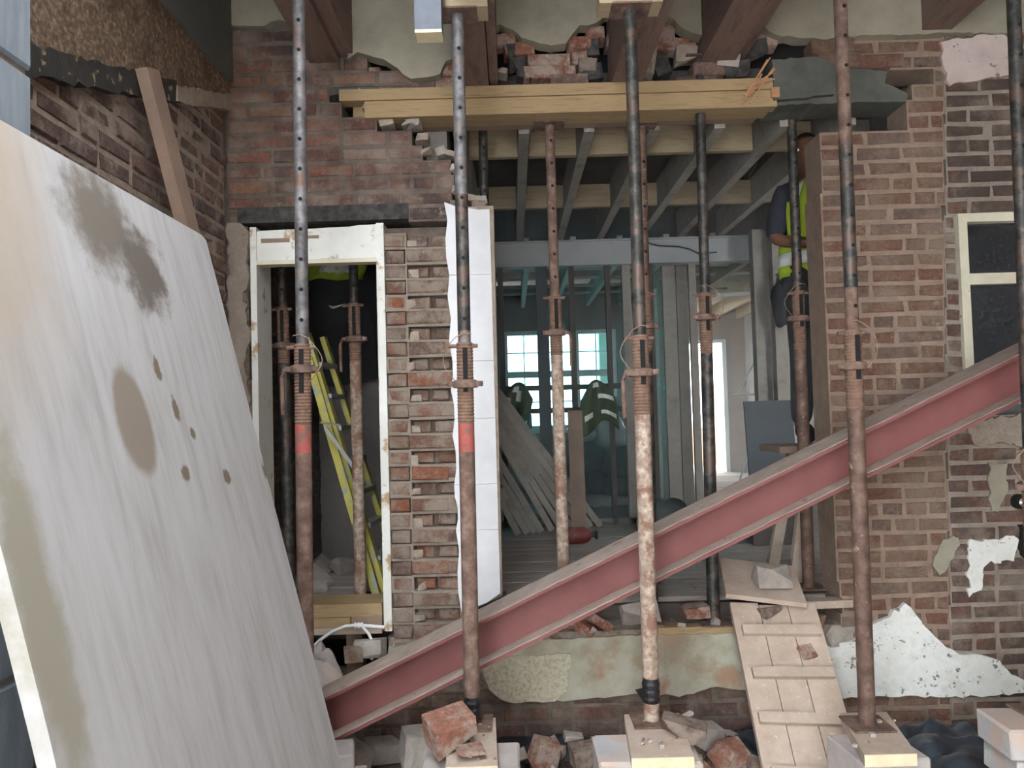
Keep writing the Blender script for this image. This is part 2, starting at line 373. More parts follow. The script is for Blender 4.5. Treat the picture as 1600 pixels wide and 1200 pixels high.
def chunk(name, size, seed, matn, loc, rot=(0, 0, 0), parent=None, n=16, rough=.25):
    R = random.Random(seed); bm = bmesh.new(); sx, sy, sz = size
    for i in range(n):
        p = [R.uniform(-1, 1) for _ in range(3)]; ax = R.randrange(3); p[ax] = R.choice((-1, 1))*(1-R.random()*rough)
        bm.verts.new((p[0]*sx/2, p[1]*sy/2, p[2]*sz/2))
    for c in range(8):
        if R.random() < .72: bm.verts.new(((1 if c & 1 else -1)*sx/2*R.uniform(.85, 1), (1 if c & 2 else -1)*sy/2*R.uniform(.85, 1), (1 if c & 4 else -1)*sz/2*R.uniform(.85, 1)))
    r = bmesh.ops.convex_hull(bm, input=bm.verts)
    bmesh.ops.delete(bm, geom=[v for v in r['geom_interior'] if isinstance(v, bmesh.types.BMVert)], context='VERTS')
    bmesh.ops.delete(bm, geom=[v for v in bm.verts if not v.link_faces], context='VERTS')
    bmesh.ops.recalc_face_normals(bm, faces=bm.faces)
    me = bpy.data.meshes.new(name); bm.to_mesh(me); bm.free(); me.materials.append(MATS[matn])
    return link(name, me, parent, loc, rot)
# ================================================================== SETTING
YW = 3.7                                    # face of the broken rear wall
FL = .67                                    # inner floor level
# ---- ground
def ground():
    mb = MB(); nx, ny = 90, 70; x0, x1, y0, y1 = -3, 4.5, -3, 3.75
    vs = []
    for j in range(ny+1):
        for i in range(nx+1):
            x = x0+(x1-x0)*i/nx; y = y0+(y1-y0)*j/ny
            p = Vector((x*1.3, y*1.3, .3)); h = .05*noise.noise(p*2)+.035*noise.noise(p*6)+.02*noise.noise(p*15)
            vs.append((x, y, .03+h*min(1, max(0, (y-.5)/1.5))))
    fs = [(j*(nx+1)+i, j*(nx+1)+i+1, (j+1)*(nx+1)+i+1, (j+1)*(nx+1)+i) for j in range(ny) for i in range(nx)]
    return mb.add(vs, fs).build('floor', 'rubble_dirt', smooth=True)
struct(ground(), 'dusty ground strewn with crushed mortar in front of the broken wall')
# ---- rear wall, brick part over and beside the doorway
A = [(355, 38), (470, 38), (470, 98), (642, 100), (642, 126), (512, 127), (512, 152), (532, 154), (534, 179), (586, 178), (590, 203), (641, 201), (643, 225), (657, 223), (660, 248), (703, 246), (706, 272), (708, 298), (702, 325), (715, 352), (604, 352), (604, 346), (638, 346), (638, 325), (375, 326), (375, 352), (386, 352), (390, 580), (396, 800), (402, 1074), (355, 1074)]
WRL = brick_wall('wall_rear_left', 'red brick wall stepped where it was broken away beside the opening', [xz(A)], matn='brick_red', mortar='mortar_dark', seed=3, head=.28, zoff=.012, headcourses=(29,))
mb = MB(); L0, L1 = at(372, 326), at(638, 348)
mb.box(L0.x, at(638, 326).x, YW-.012, YW+.2, at(372, 350).z, at(372, 326).z)
tag(mb.build('door_lintel', 'timber_char', WRL), 'charred dark timber lintel')
mb = MB(); a = at(388, 356); ragged = [(357, 352), (386, 354), (390, 420), (384, 470), (391, 520), (386, 580), (392, 640), (396, 1000), (362, 1000)]
mb.prism(jag(xz(ragged), .03, .012, 5), YW-.02, YW+.08); mb.build('mortar_edge', 'mortar', WRL)
Rm = random.Random(14)
for (px, py) in ((560, 150), (592, 172), (606, 196), (646, 196), (660, 218), (668, 240), (706, 244), (714, 268), (714, 300), (736, 312), (752, 316), (690, 240), (640, 194), (575, 170)):
    chunk('mortar_lump', (Rm.uniform(.04, .09), .1, Rm.uniform(.025, .05)), px, Rm.choice(('mortar_pale', 'concrete_lump')), at(px, py, YW+.05), (0, Rm.uniform(-.4, .4), 0), WRL)
mb = MB().prism(jag(xz([(512, 128), (642, 126), (636, 140), (600, 146), (560, 144), (514, 148)]), .03, .006, 15), YW+.01, YW+.2); tag(mb.build('mortar_bed', 'concrete_dark', WRL), 'grey mortar bed over the beam end')
# a plate of grey render at the top left corner
mb = MB(); mb.prism(jag(xz([(352, -40), (468, -40), (462, 40), (440, 36), (400, 44), (356, 40)]), .04, .008, 9), YW-.02, YW+.2); mb.build('render_patch', 'cement_render', WRL)
# ---- toothed pier between doorway and opening
def pier():
    R = random.Random(8); mb = MB()
    x0 = at(606, 640).x; x1 = at(712, 640).x; zb = at(660, 1075).z; zt = at(660, 350).z
    mb.box(x0, at(775, 640).x, YW+.07, YW+.205, zb, zt)
    par = struct(mb.build('wall_rear_pier', 'mortar_dark'), 'toothed brick pier between the doorway and the wide opening')
    st, hd = brick_variants('brick_pier'); k = 0; z = zb+.0375
    mort = MB()
    while z < zt-.02:
        lean = (z-1.6)*-.0
        b = link('brick', R.choice(hd), par, (x0+.05, YW+R.uniform(0, .006), z), (0, 0, 0), (.95, 1, 1.02))
        if k % 2:   # proud bonded course, thick with mortar
            l1 = R.choice((.2, .215)); link('brick', R.choice(st), par, (x0+.108+l1/2-.02, YW-.004+R.uniform(-.004, .004), z), (0, 0, R.uniform(-.02, .02)), (.85, 1, 1.06))
            link('brick', R.choice(hd), par, (x1-.04, YW+R.uniform(-.003, .005), z), (0, 0, R.uniform(-.03, .03)), (.8, 1, 1.03))
            mort.box(x0+.1, x1+.015, YW+.006, YW+.075, z-.043, z+.043)
        else:       # pocket, two broken bricks deep in it
            x = x0+.115
            for q in range(2):
                s = R.uniform(.75, 1.05); link('brick', R.choice(hd), par, (x+.0513*s, YW+.028+R.uniform(-.008, .022), z+R.uniform(-.004, .002)), (R.uniform(-.08, .08), 0, R.uniform(-.12, .12)), (s, 1, R.uniform(.8, .98)))
                x += .1025*s+.015
            mort.box(x0-.002, x0+.107, YW+.008, YW+.075, z-.04, z+.04)
            chunk('mortar_lump', (R.uniform(.03, .06), .05, R.uniform(.03, .055)), k+50, 'mortar_pale', (x0+.115+R.uniform(0, .03), YW+.03, z-.012), (0, 0, 0), par)
            mort.box(x1-.004, x1+.02, YW+.004, YW+.075, z-.04, z+.04)
        z += .0752; k += 1
    mort.build('mortar_bed', 'mortar', par)
    # brick stub over the white plaster strip
    for (px, py, s) in ((716, 318, 1), (748, 318, .7)):
        p = at(px, py, YW); link('brick', R.choice(hd), par, (p.x, YW, p.z), (0, .1, 0), (s, 1, .6))
    # white plaster strip, cracked into plates
    cuts = [318, 432, 566, 655, 757, 828, 955]
    for i in range(6):
        t0, t1 = cuts[i], cuts[i+1]-.6
        lx = lambda y: 697+(y-325)*.036+(2 if int(y/37) % 2 else -2); rx = lambda y: 765+(y-325)*.0275
        n = 4; left = [(lx(t0+(t1-t0)*q/n), t0+(t1-t0)*q/n) for q in range(n+1)]
        top = [(rx(t0), t0-2)] if i else [(765, 329), (748, 330), (735, 328), (718, 327)]
        rt = [(rx(t1), t1-2)] if i < 5 else [(782, 925), (760, 940)]
        q = MB().prism(xz(left[::1])+xz(rt[::-1] if i == 5 else rt)+xz(top), YW-.028, YW+.004)
        q.build('plaster_plate', 'white_plaster', par)
    mb = MB(); mb.prism(xz([(706, 326), (771, 322), (785, 930), (730, 955)]), YW-.012, YW+.2); mb.build('plaster_backing', 'mortar_pale', par)
    return par
PIER = pier()
# ---- rear wall right of the opening
Aq = [(1281, 199), (1474, 188), (1477, 640), (1488, 1230), (1322, 1230), (1316, 935), (1308, 905), (1296, 640)]
brick_wall('wall_rear_right', 'dusty brown brick wall right of the wide opening', [xz(Aq), xz([(1418, 150), (1474, 110), (1474, 188), (1420, 190)]), xz([(1300, 62), (1474, 58), (1474, 110), (1395, 108), (1388, 84), (1300, 88)])], matn='brick_dusty', mortar='mortar_brown', seed=11, head=.35, zoff=.02, recess=.0035, jit=.0015)
C1 = [(1476, 56), (1760, 56), (1760, 336), (1488, 336), (1480, 336)]
C2 = [(1477, 336), (1489, 336), (1512, 640), (1760, 630), (1760, 1230), (1490, 1230)]
WR2 = brick_wall('wall_rear_far_right', 'older patched brick wall around the cream window frame', [xz(C1), xz(C2)], matn='brick_old', mortar='mortar', seed=17, head=.3, zoff=.045)
mb = MB().prism(jag(xz([(1467, 66), (1500, 62), (1560, 54), (1576, 62), (1580, 118), (1540, 124), (1480, 134), (1472, 100)]), .025, .008, 4), YW-.016, YW+.01)
tag(mb.build('plaster_patch', 'pinkish_plaster', WR2), 'pale pink plaster remnant')
mb = MB().prism(jag(xz([(1508, 660), (1560, 652), (1640, 640), (1640, 690), (1600, 700), (1560, 690), (1530, 700), (1516, 690)]), .02, .01, 7), YW-.014, YW+.01)
mb.build('plaster_patch', 'mortar_pale', WR2)
mb = MB().prism(jag(xz([(1545, 725), (1572, 722), (1575, 770), (1556, 800), (1545, 790)]), .02, .01, 8), YW-.008, YW+.01); mb.build('cement_patch', 'cement_render', WR2)
mb = MB().prism(jag(xz([(1512, 845), (1590, 838), (1586, 872), (1540, 880), (1530, 925), (1512, 930)]), .02, .012, 9), YW-.008, YW+.01); mb.build('plaster_patch', 'old_plaster', WR2)
mb = MB().prism(jag(xz([(1472, 842), (1500, 836), (1484, 880), (1466, 900), (1456, 880)]), .02, .01, 10), YW-.008, YW+.01); mb.build('cement_patch', 'cement_render', WR2)
mb = MB().prism(jag(xz([(1590, 820), (1625, 816), (1630, 872), (1592, 870)]), .02, .008, 11), YW-.012, YW+.01); mb.build('wall_hole', 'hole_black', WR2)
bigp = [(1283, 1008), (1332, 1000), (1347, 984), (1386, 960), (1410, 941), (1422, 948), (1440, 975), (1466, 1001), (1492, 1021), (1530, 1020), (1556, 1030), (1577, 1052), (1625, 1072), (1625, 1080), (1540, 1084), (1470, 1087), (1400, 1085), (1304, 1089), (1284, 1050)]
mb = MB().prism(jag(xz(bigp), .03, .006, 12), YW-.024, YW+.012); tag(mb.build('plaster_patch', 'old_plaster', WR2), 'white plaster remnant peaked at its top')
# window on the right
win = empty('window_1', at(1500, 600, YW), 'cream painted window frame with dusty dark panes', 'window'); win['kind'] = 'structure'; del win['category']
wx0 = at(1499, 455).x; wx1 = wx0+.56; wz1 = at(1540, 334).z; wz0 = at(1540, 632).z
loc = win.location
def rel(mb_, name, mat_, par, **k):
    o = mb_.build(name, mat_, par, **k); o.matrix_parent_inverse = Matrix.Translation(-par.location); return o
mb = MB(); fw = .042
for b_ in ((wx0, wx0+fw, wz0, wz1), (wx1-fw, wx1, wz0, wz1), (wx0+fw, wx1-fw, wz1-fw, wz1), (wx0+fw, wx1-fw, wz0, wz0+fw)): mb.box(b_[0], b_[1], YW-.02, YW+.08, b_[2], b_[3])
rel(mb, 'window_frame', 'cream_paint', win)
zt = at(1550, 437).z; rel(MB().box(wx0+fw, wx1-fw, YW-.012, YW+.07, zt-.022, zt+.022), 'transom', 'cream_paint', win)
rel(MB().box(wx0+fw, wx1-fw, YW+.03, YW+.036, zt+.022, wz1-fw), 'pane', 'glass_dusty', win)
rel(MB().box(wx0+fw, wx1-fw, YW+.02, YW+.026, wz0+fw, zt-.022), 'pane', 'glass_dusty', win)
rel(MB().box(wx0+fw, wx1-fw, YW+.005, YW+.03, zt+.022, zt+.034), 'bead', 'cream_paint', win)
# ---- wall over the opening: hanging render with a torn edge, a near-black backing painted as the cavity's shade
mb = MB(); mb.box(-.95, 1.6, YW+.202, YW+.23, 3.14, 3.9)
UPW = struct(mb.build('wall_rear_upper', 'void_shade'), 'broken wall over the wide opening with torn grey render')
edge = [(545, 97), (560, 86), (580, 92), (602, 96), (622, 110), (642, 128), (690, 120), (698, 100), (708, 96), (716, 60), (780, 44), (800, 50), (815, 63), (832, 70), (862, 76), (884, 72), (894, 58), (906, 44), (930, 42), (944, 28), (1012, 22), (1050, 32), (1066, 52), (1092, 60), (1115, 66), (1152, 62), (1180, 42), (1210, 60), (1290, 66), (1300, 62), (1480, 56)]
mb = MB().prism(jag(xz(edge+[(1760, 56), (1760, -60), (545, -60)]), .03, .005, 21), YW-.03, YW+.05)
mb.build('render_coat', 'cement_render', UPW)
R = random.Random(31)
# bricks laid bare under the torn render
st, hd = brick_variants('brick_raw'); st2, hd2 = brick_variants('brick_soot')
for (px, py, kind, s, raw) in ((790, 60, 1, 1, 1), (812, 74, 0, .7, 1), (858, 92, 0, 1, 1), (850, 112, 0, .95, 1), (870, 112, 0, .9, 1), (905, 66, 0, .55, 1), (910, 86, 1, 1.1, 1), (918, 102, 1, .9, 0), (930, 52, 1, .9, 1), (1028, 48, 0, .8, 1), (1050, 66, 0, .9, 1), (1035, 40, 1, .8, 1), (1075, 72, 1, 1, 1), (1140, 82, 1, .9, 1), (1165, 66, 0, .6, 1), (1200, 62, 1, 1, 1), (695, 128, 0, .9, 1), (650, 130, 0, .9, 0), (625, 138, 0, 1, 0), (575, 136, 0, 1, 0), (560, 112, 0, 1, 1), (700, 108, 1, .9, 1), (1015, 82, 1, .8, 0), (960, 60, 1, .7, 0), (890, 124, 0, .9, 0), (1110, 106, 0, .8, 0), (1090, 124, 0, 1, 0)):
    p = at(px, py, YW+.02); me = R.choice((st if kind == 0 else hd) if raw else (st2 if kind == 0 else hd2))
    link('brick', me, UPW, (p.x, YW+R.uniform(0, .04), p.z), (R.uniform(-.08, .08), R.uniform(-.06, .06), R.uniform(-.05, .05)), (s, 1, 1))
for (px, py, sx, sz, m) in ((800, 92, .05, .12, 'timber_char'), (812, 108, .07, .09, 'timber_char'), (925, 118, .1, .08, 'timber_char'), (925, 78, .06, .1, 'timber_char'), (1013, 100, .06, .16, 'mortar_pale'), (1032, 108, .08, .11, 'timber_char'), (1070, 90, .11, .09, 'mortar_pale'), (1135, 92, .12, .12, 'concrete_lump'), (1150, 112, .14, .07, 'timber_char'), (1180, 80, .1, .08, 'timber_char'), (820, 120, .08, .05, 'timber_char'), (910, 108, .04, .06, 'concrete_lump'), (785, 116, .05, .03, 'mortar_pale')):
    p = at(px, py, YW+.06); chunk('broken_masonry', (sx, .1, sz), int(px), m, p, (0, R.uniform(-.3, .3), 0), UPW)
# concrete padstone at the right end
pa, pb = at(1203, 98), at(1300, 160)
mb = MB().prism(jag(xz([(1203, 98), (1272, 92), (1296, 104), (1300, 152), (1206, 160)]), .03, .005, 3), YW-.03, YW+.2); tag(mb.build('padstone', 'concrete_dark', UPW), 'dark grey concrete lintel end')
mb = MB().prism(jag(xz([(1270, 96), (1386, 112), (1382, 130), (1418, 146), (1416, 158), (1206, 164), (1250, 150)]), .03, .004, 3), YW+.0, YW+.2); mb.build('lintel_stub', 'concrete_dark', UPW)
for (px, py, s) in ((1310, 92, 1), (1345, 98, 1), (1380, 96, .9), (1300, 74, 1)):
    p = at(px, py, YW); link('brick', R.choice(brick_variants('brick_dusty')[0]), UPW, (p.x, YW-.02, p.z), (0, R.uniform(-.03, .03), 0), (s, 1, 1))
# ---- low wall under the opening
LOW = brick_wall('wall_rear_low', 'low brick wall under the wide opening', [xz([(340, 1074), (1320, 1072), (1320, 1250), (340, 1250)])], matn='brick_old', mortar='mortar_dark', seed=23, head=.35, zoff=.0, thick=.21)
mb = MB().prism(jag(xz([(606, 1012), (745, 990), (870, 1000), (935, 994), (1035, 990), (1160, 990), (1285, 1002), (1300, 1085), (1165, 1076), (1120, 1072), (1062, 1086), (1000, 1082), (935, 1090), (870, 1094), (790, 1096), (764, 1076), (750, 1050), (700, 1060), (606, 1070)]), .03, .006, 2), YW-.012, YW+.21)
mb.build('render_coat', 'low_render', LOW)
mb = MB().prism(jag(xz([(752, 1040), (800, 1024), (892, 1018), (884, 1078), (868, 1092), (792, 1094), (766, 1076)]), .03, .006, 6), YW-.03, YW+.01); tag(mb.build('stipple_coat', 'cream_stipple', LOW), 'cream stippled render patch')
# ---- left wall (runs towards the camera), seen above the leaning sheet
XL = -1.37
def yz_at(px, py, X=XL):
    d = ray(px, py); p = CAM+d*(X/d.x); return (p.y, p.z)
WL = brick_wall('wall_left', 'sooty brick side wall running to the corner', [[(2.0, 1.2), (3.7, 1.2), (3.7, 3.2), (2.0, 2.75)]], matn='brick_soot', mortar='mortar_pale', seed=29, head=.2, side=True, X=XL, jit=.006)
mb = MB(); mb.box(XL-.2, XL-.02, -.5, 3.9, 0, 3.9); mb.build('wall_core', 'mortar_dark', WL)
def side_slab(pts, t, name, m, par, label=None, jagamp=.008):
    poly = jag(pts, .04, jagamp, len(name)); M = Matrix(((0, 1, 0, 0), (1, 0, 0, 0), (0, 0, 1, 0), (0, 0, 0, 1)))
    mb = MB().prism([(a, b) for a, b in poly], XL-.005, XL+t, 0, M); mb.f = [f[::-1] for f in mb.f]
    o = mb.build(name, m, par)
    if label: tag(o, label)
    return o
side_slab([(1.9, 2.6), yz_at(60, 92), yz_at(355, 152), (3.69, 3.30), (1.9, 3.30)], .03, 'pebbledash_coat', 'pebbledash', WL, 'brown pebbledash coat')
side_slab([(1.9, 2.5), yz_at(60, 124), yz_at(270, 162), yz_at(262, 128), yz_at(60, 78), (1.9, 2.62)], .036, 'bitumen_band', 'bitumen', WL, 'black bitumen band')
side_slab([yz_at(262, 160), yz_at(354, 174), yz_at(354, 150), yz_at(262, 134)], .042, 'mortar_fillet', 'mortar_pale', WL)
mb = MB(); mb.box(XL, XL+.05, .2, 3.69, 3.27, 3.95); tag(mb.build('wall_plate', 'grey_board', WL), 'grey board along the top of the side wall')
# ---- block wall standing in front of the side wall
def block_wall():
    X = -1.085; ye = 1.735; mb = MB(); mb.box(X-.2, X-.008, -1.0, ye-.008, 0, 3.6)
    par = struct(mb.build('wall_block', 'mortar'), 'blue grey concrete block wall end beside the leaning sheet')
    R = random.Random(5); k = 0; z = -.04
    me = brick_mesh(.44, .215, 77, 'blue_block', .006, .003); 
    while z < 3.5:
        y = ye-.22-(0 if k % 2 else .225)
        if k % 2 == 0:
            link('block', me, par, (X, ye-.11, z+.1075), (0, 0, math.pi/2), (.5, 1, 1))
        while y > .3:
            link('block', me, par, (X+R.uniform(-.003, .003), y, z+.1075), (0, 0, math.pi/2)); y -= .45
        z += .225; k += 1
block_wall()
# ---- ceiling over the front room; two unseen walls added to darken the right side
struct(MB().box(2.75, 2.95, -4.5, 3.95, 0, 3.9).build('shade_wall_right', 'brick_old'), 'unseen brick side wall added on the right to darken that side')
struct(MB().box(.0, 2.75, -4.6, -4.45, 0, 3.68).build('shade_wall_behind', 'mortar'), 'unseen plain wall added behind the viewer to shade the right half')
CE = struct(MB().box(-1.6, 2.95, 2.2, 3.95, 3.68, 3.78).box(.2, 2.95, -4.5, 2.2, 3.68, 3.78).build('ceiling', 'timber_dark'), 'dark boarded ceiling over the old joists, carried back on the right for shade')  # rear right slab is unseen, added to shade the right side
def joist(pl, pr, label, dbl=None, m='timber_old'):
    zb = at(*pl, YW).z; x0 = at(*pl, YW).x; x1 = at(*pr, YW).x
    mb = MB().box(x0, x1, .5, YW+.1, zb, 3.68); o = mb.build('joist', m, CE); o['label'] = label
    if dbl: MB().box(x1+.004, x1+dbl, .5, YW+.1, zb+.03, 3.68).build('joist', m, CE)
    return zb, x0, x1
J1 = joist((484, 99), (531, 97), 'dark old joist', .07)
J2 = joist((726, 139), (764, 138), 'reddish old joist', .045)
J3 = joist((955, 133), (1002, 132), 'reddish old joist')
J4 = joist((1096, 94), (1150, 90), 'old split joist', .06)
J5 = joist((1436, 52), (1482, 58), 'old joist end', .03)
# ================================================================== INNER ROOMS
inn = MB(); inn.box(-1.9, 3.7, 3.9, 11.6, FL-.16, FL-.03)
FLR = struct(inn.build('floor_inner', 'timber_dark'), 'dusty floorboards of the inner rooms')
y = 3.93; k = 0; R = random.Random(2)
bme = None
while y < 11.4:
    xs = [-1.85, R.uniform(.2, 1.2), 3.65]
    for a, b in zip(xs[:-1], xs[1:]):
        if bme is None:
            bme = bpy.data.meshes.new('board'); q = MB().box(-.5, .5, -.07, .07, -.012, .012); bme.from_pydata(q.v, [], q.f); bme.materials.append(MATS['floor_board']); bme.update()
        link('board', bme, FLR, ((a+b)/2, y+.07, FL-.018+R.uniform(-.003, .003)), (R.uniform(-.01, .01), 0, 0), (b-a-.006, 1, 1))
    y += .146
struct(MB().box(-1.9, 3.7, 3.72, 4.35, -.1, .01).box(-1.9, 3.7, 4.35, 4.45, -.1, FL-.1).build('wall_underfloor', 'void_shade'), 'footing painted black for the shade under the inner floor')
struct(MB().box(-1.9, -1.36, YW+.02, 4.4, 0, 3.9).build('wall_corner', 'mortar_dark'), 'masonry corner behind the side wall')
XD = -.30                                   # wall between the small and the large inner room
struct(MB().box(XD-.12, XD, YW+.2, 9.6, FL-.1, 3.3).build('wall_inner_divide', 'inner_wall'), 'dusty wall dividing the inner rooms')
struct(MB().box(3.45, 3.65, YW+.2, 11.6, FL-.1, 3.4).build('wall_inner_right', 'inner_wall'), 'dusty inner side wall on the right')
struct(MB().box(-1.95, XD-.12, 5.3, 5.4, FL-.1, 3.4).build('wall_inner_store', 'inner_wall'), 'dim plastered back wall of the small room')
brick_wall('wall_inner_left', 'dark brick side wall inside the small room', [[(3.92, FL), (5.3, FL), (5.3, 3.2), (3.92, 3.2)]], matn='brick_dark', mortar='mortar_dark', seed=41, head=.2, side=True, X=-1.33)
# ceiling of the inner room: boards, joists, noggins
CI = struct(MB().box(-1.95, 3.65, YW+.2, 11.6, 3.27, 3.36).build('ceiling_inner', 'timber_dark'), 'dark boards and joists over the inner rooms')
jx = [-.24+.338*i for i in range(11)]
for i, x in enumerate(jx):
    MB().box(x-.028, x+.028, YW+.22, 6.42, 3.06, 3.27).build('joist', 'timber_grey', CI)
    if i in (1, 2, 4):                       # lath ribs left on the joist sides
        q = MB()
        for t in range(26): q.box(x+.028, x+.034, 3.98+t*.042, 3.995+t*.042, 3.07, 3.25)
        q.build('lath_marks', 'timber_dark', CI)['kind'] = 'stuff'
    if i < 10:
        for yn, m in ((4.36, 'timber_new'), (5.48, 'timber_new')):
            MB().box(x+.03, x+.308, yn, yn+.045, 3.09, 3.25).build('noggin', m if i < 6 else 'timber_grey', CI)
for i, x in enumerate([-.24+.4*i for i in range(10)]):
    MB().box(x-.025, x+.025, 6.55, 11.3, 2.92, 3.12).build('joist', 'joist_far_lit' if x < 1.6 else 'timber_new', CI)
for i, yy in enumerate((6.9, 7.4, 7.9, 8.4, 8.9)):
    MB().box(-.28, 3.4, yy, yy+.03, 2.985, 3.01).build('batten', 'joist_far_lit', CI)
# far wall with window and door opening
YF = 9.5
def far_walls():
    a = at(786, 518, YF); b = at(968, 668, YF)
    mb = MB(); x0, x1 = -.3, 1.55
    mb.box(x0, a.x, YF, YF+.2, FL, 3.2); mb.box(b.x, x1, YF, YF+.2, FL, 3.2); mb.box(a.x, b.x, YF, YF+.2, a.z, 3.2); mb.box(a.x, b.x, YF, YF+.2, FL, b.z)
    struct(mb.build('wall_far_left', 'inner_wall'), 'far wall around the bright white window')
    wn = empty('window_2', (a.x, YF, b.z), 'bright white framed window in the far wall', 'window'); wn['kind'] = 'structure'; del wn['category']
    fr = MB(); t = .05
    for q in ((a.x, a.x+t, b.z, a.z), (b.x-t, b.x, b.z, a.z), (a.x+t, b.x-t, a.z-t, a.z), (a.x+t, b.x-t, b.z, b.z+t)): fr.box(q[0], q[1], YF+.05, YF+.12, q[2], q[3])
    xm = [a.x+(b.x-a.x)*k for k in (.36, .64)]; zm = b.z+(a.z-b.z)*.56
    for x in xm: fr.box(x-.04, x+.04, YF+.052, YF+.118, b.z+t, a.z-t)
    fr.box(a.x+t, b.x-t, YF+.056, YF+.114, zm-.04, zm+.04); rel(fr, 'window_frame', 'upvc', wn)
    xs = [a.x]+xm+[b.x]
    for i in range(3):
        for z0, z1 in ((b.z, zm), (zm, a.z)):
            rel(MB().box(xs[i]+.03, xs[i+1]-.03, YF+.08, YF+.086, z0+.03, z1-.03), 'pane', 'glass_teal', wn)
            xc = (xs[i]+xs[i+1])/2; zc = (z0+z1)/2
            g = MB().box(xc-.008, xc+.008, YF+.07, YF+.095, z0+.03, z1-.03); g.box(xs[i]+.03, xs[i+1]-.03, YF+.07, YF+.095, zc-.008, zc+.008); rel(g, 'glazing_bar', 'upvc', wn)
    struct(MB().box(a.x-.05, b.x+.05, YF-.12, YF+.05, b.z-.04, b.z).build('window_sill', 'upvc'), 'white inner sill of the far window')
    d0 = at(1068, 532, 11.3); d1 = at(1140, 742, 11.3); YD = 11.3
    mb = MB(); mb.box(1.3, d0.x, YD, YD+.2, FL, 3.2); mb.box(d1.x, 3.5, YD, YD+.2, FL, 3.2); mb.box(d0.x, d1.x, YD, YD+.2, d0.z, 3.2)
    struct(mb.build('wall_far_right', 'inner_wall_tan'), 'far wall around the glaring back doorway')
    dr = MB(); t = .05
    dr.box(d0.x-.01, d0.x+t, YD-.03, YD+.1, FL, d0.z); dr.box(d1.x-t, d1.x+.01, YD-.03, YD+.1, FL, d0.z); dr.box(d0.x+t, d1.x-t, YD-.03, YD+.1, d0.z-t, d0.z)
    struct(dr.build('door_1', 'upvc'), 'white frame of the glaring back doorway')
    struct(MB().box(-6, 12, 11.6, 40, .3, .5).build('ground_outside', 'paving'), 'pale paving outside the back doorway')
    fe = empty('brick_fence', (3.6, 15, .5), 'low orange brick fence outside the back doorway', 'fence')
    q = MB(); q.box(-4, 4, .06, .2, 0, .72); q.build('fence_core', 'mortar_pale', fe)
    R = random.Random(4); ms = brick_mesh(.215, .065, 3, 'orange_brick')
    for k in range(9):
        for i in range(-6, 12): link('brick', ms, fe, (i*.226-(k % 2)*.11, .05, .04+k*.076))
    q = MB(); q.box(.35, .5, -.02, .1, .0, 1.55); tag(q.build('fence_post', 'orange_brick', fe), 'tall orange post')
far_walls()
# ================================================================== THINGS AT THE WALL
# ---- door lining
DF = empty('door_2', (at(500, 980).x, YW, FL), 'white painted old door lining in the small doorway', 'door'); DF['kind'] = 'structure'; del DF['category']
dx0 = at(402, 500).x; dx1 = at(600, 660).x; dz1 = at(500, 352).z; dzb = at(600, 985).z
rel(MB().box(dx0-.03, dx0, YW+.0, YW+.22, FL-.05, dz1), 'jamb', 'white_paint', DF)
rel(MB().box(dx1-.016, dx1+.02, YW-.015, YW+.2, dzb, dz1), 'jamb', 'white_paint', DF)
rel(MB().box(dx1-.03, dx1-.016, YW+.05, YW+.1, dzb, dz1-.16), 'door_stop', 'white_paint', DF)
rel(MB().prism(jag([(dx0-.03, dz1-.165), (dx1-.016, dz1-.165), (dx1-.0, dz1), (dx0-.03, dz1-.02)], .05, .003, 3), YW+.015, YW+.05), 'head_board', 'white_paint', DF)
rel(MB().box(dx0, dx1-.016, YW+.0, YW+.07, dz1-.185, dz1-.165), 'head_bead', 'cream_paint', DF)
rel(MB().box(dx0+.02, dx0+.16, YW+.012, YW+.016, dz1-.075, dz1-.055), 'bare_wood', 'timber_plank', DF)
rel(MB().box(dx1-.14-.26, dx1-.3, YW+.012, YW+.016, dz1-.06, dz1-.045), 'bare_wood', 'timber_plank', DF)
# ---- threshold timbers and the open footing below
def timber(name, p, q, wd, ht, m, label, cat='timber', group=None, parent=None, endm=None):
    o = MB().bar(p, q, wd, ht).build(name, m, parent)
    if not parent: tag(o, label, cat, group)
    return o
za = at(540, 944, YW).z; zb_ = at(540, 985, YW).z
timber('threshold_beam', (dx0-.05, YW+.1, za-.03), (dx1-.03, YW+.1, za-.03), .2, .06, 'timber_wale', 'pale sawn threshold beam across the small doorway')
timber('threshold_batten', (dx0-.02, YW+.03, za-.085), (at(547, 960).x, YW+.03, za-.085), .06, .045, 'timber_wale', 'short batten nailed under the threshold beam')
timber('threshold_batten', (at(549, 960).x, YW+.06, za-.085), (dx1-.03, YW+.06, za-.085), .12, .05, 'timber_plank', 'dusty batten under the threshold beam beside the pier')
timber('threshold_board', (dx0-.02, YW+.09, za-.125), (dx1-.03, YW+.09, za-.125), .2, .03, 'timber_dusty', 'dusty board under the two threshold battens')
zpost = za-.14
timber('footing_post', (at(550, 1010).x, YW+.1, .03), (at(550, 1010).x, YW+.1, zpost), .075, .1, 'timber_plank', 'stub post under the doorway threshold', 'post')
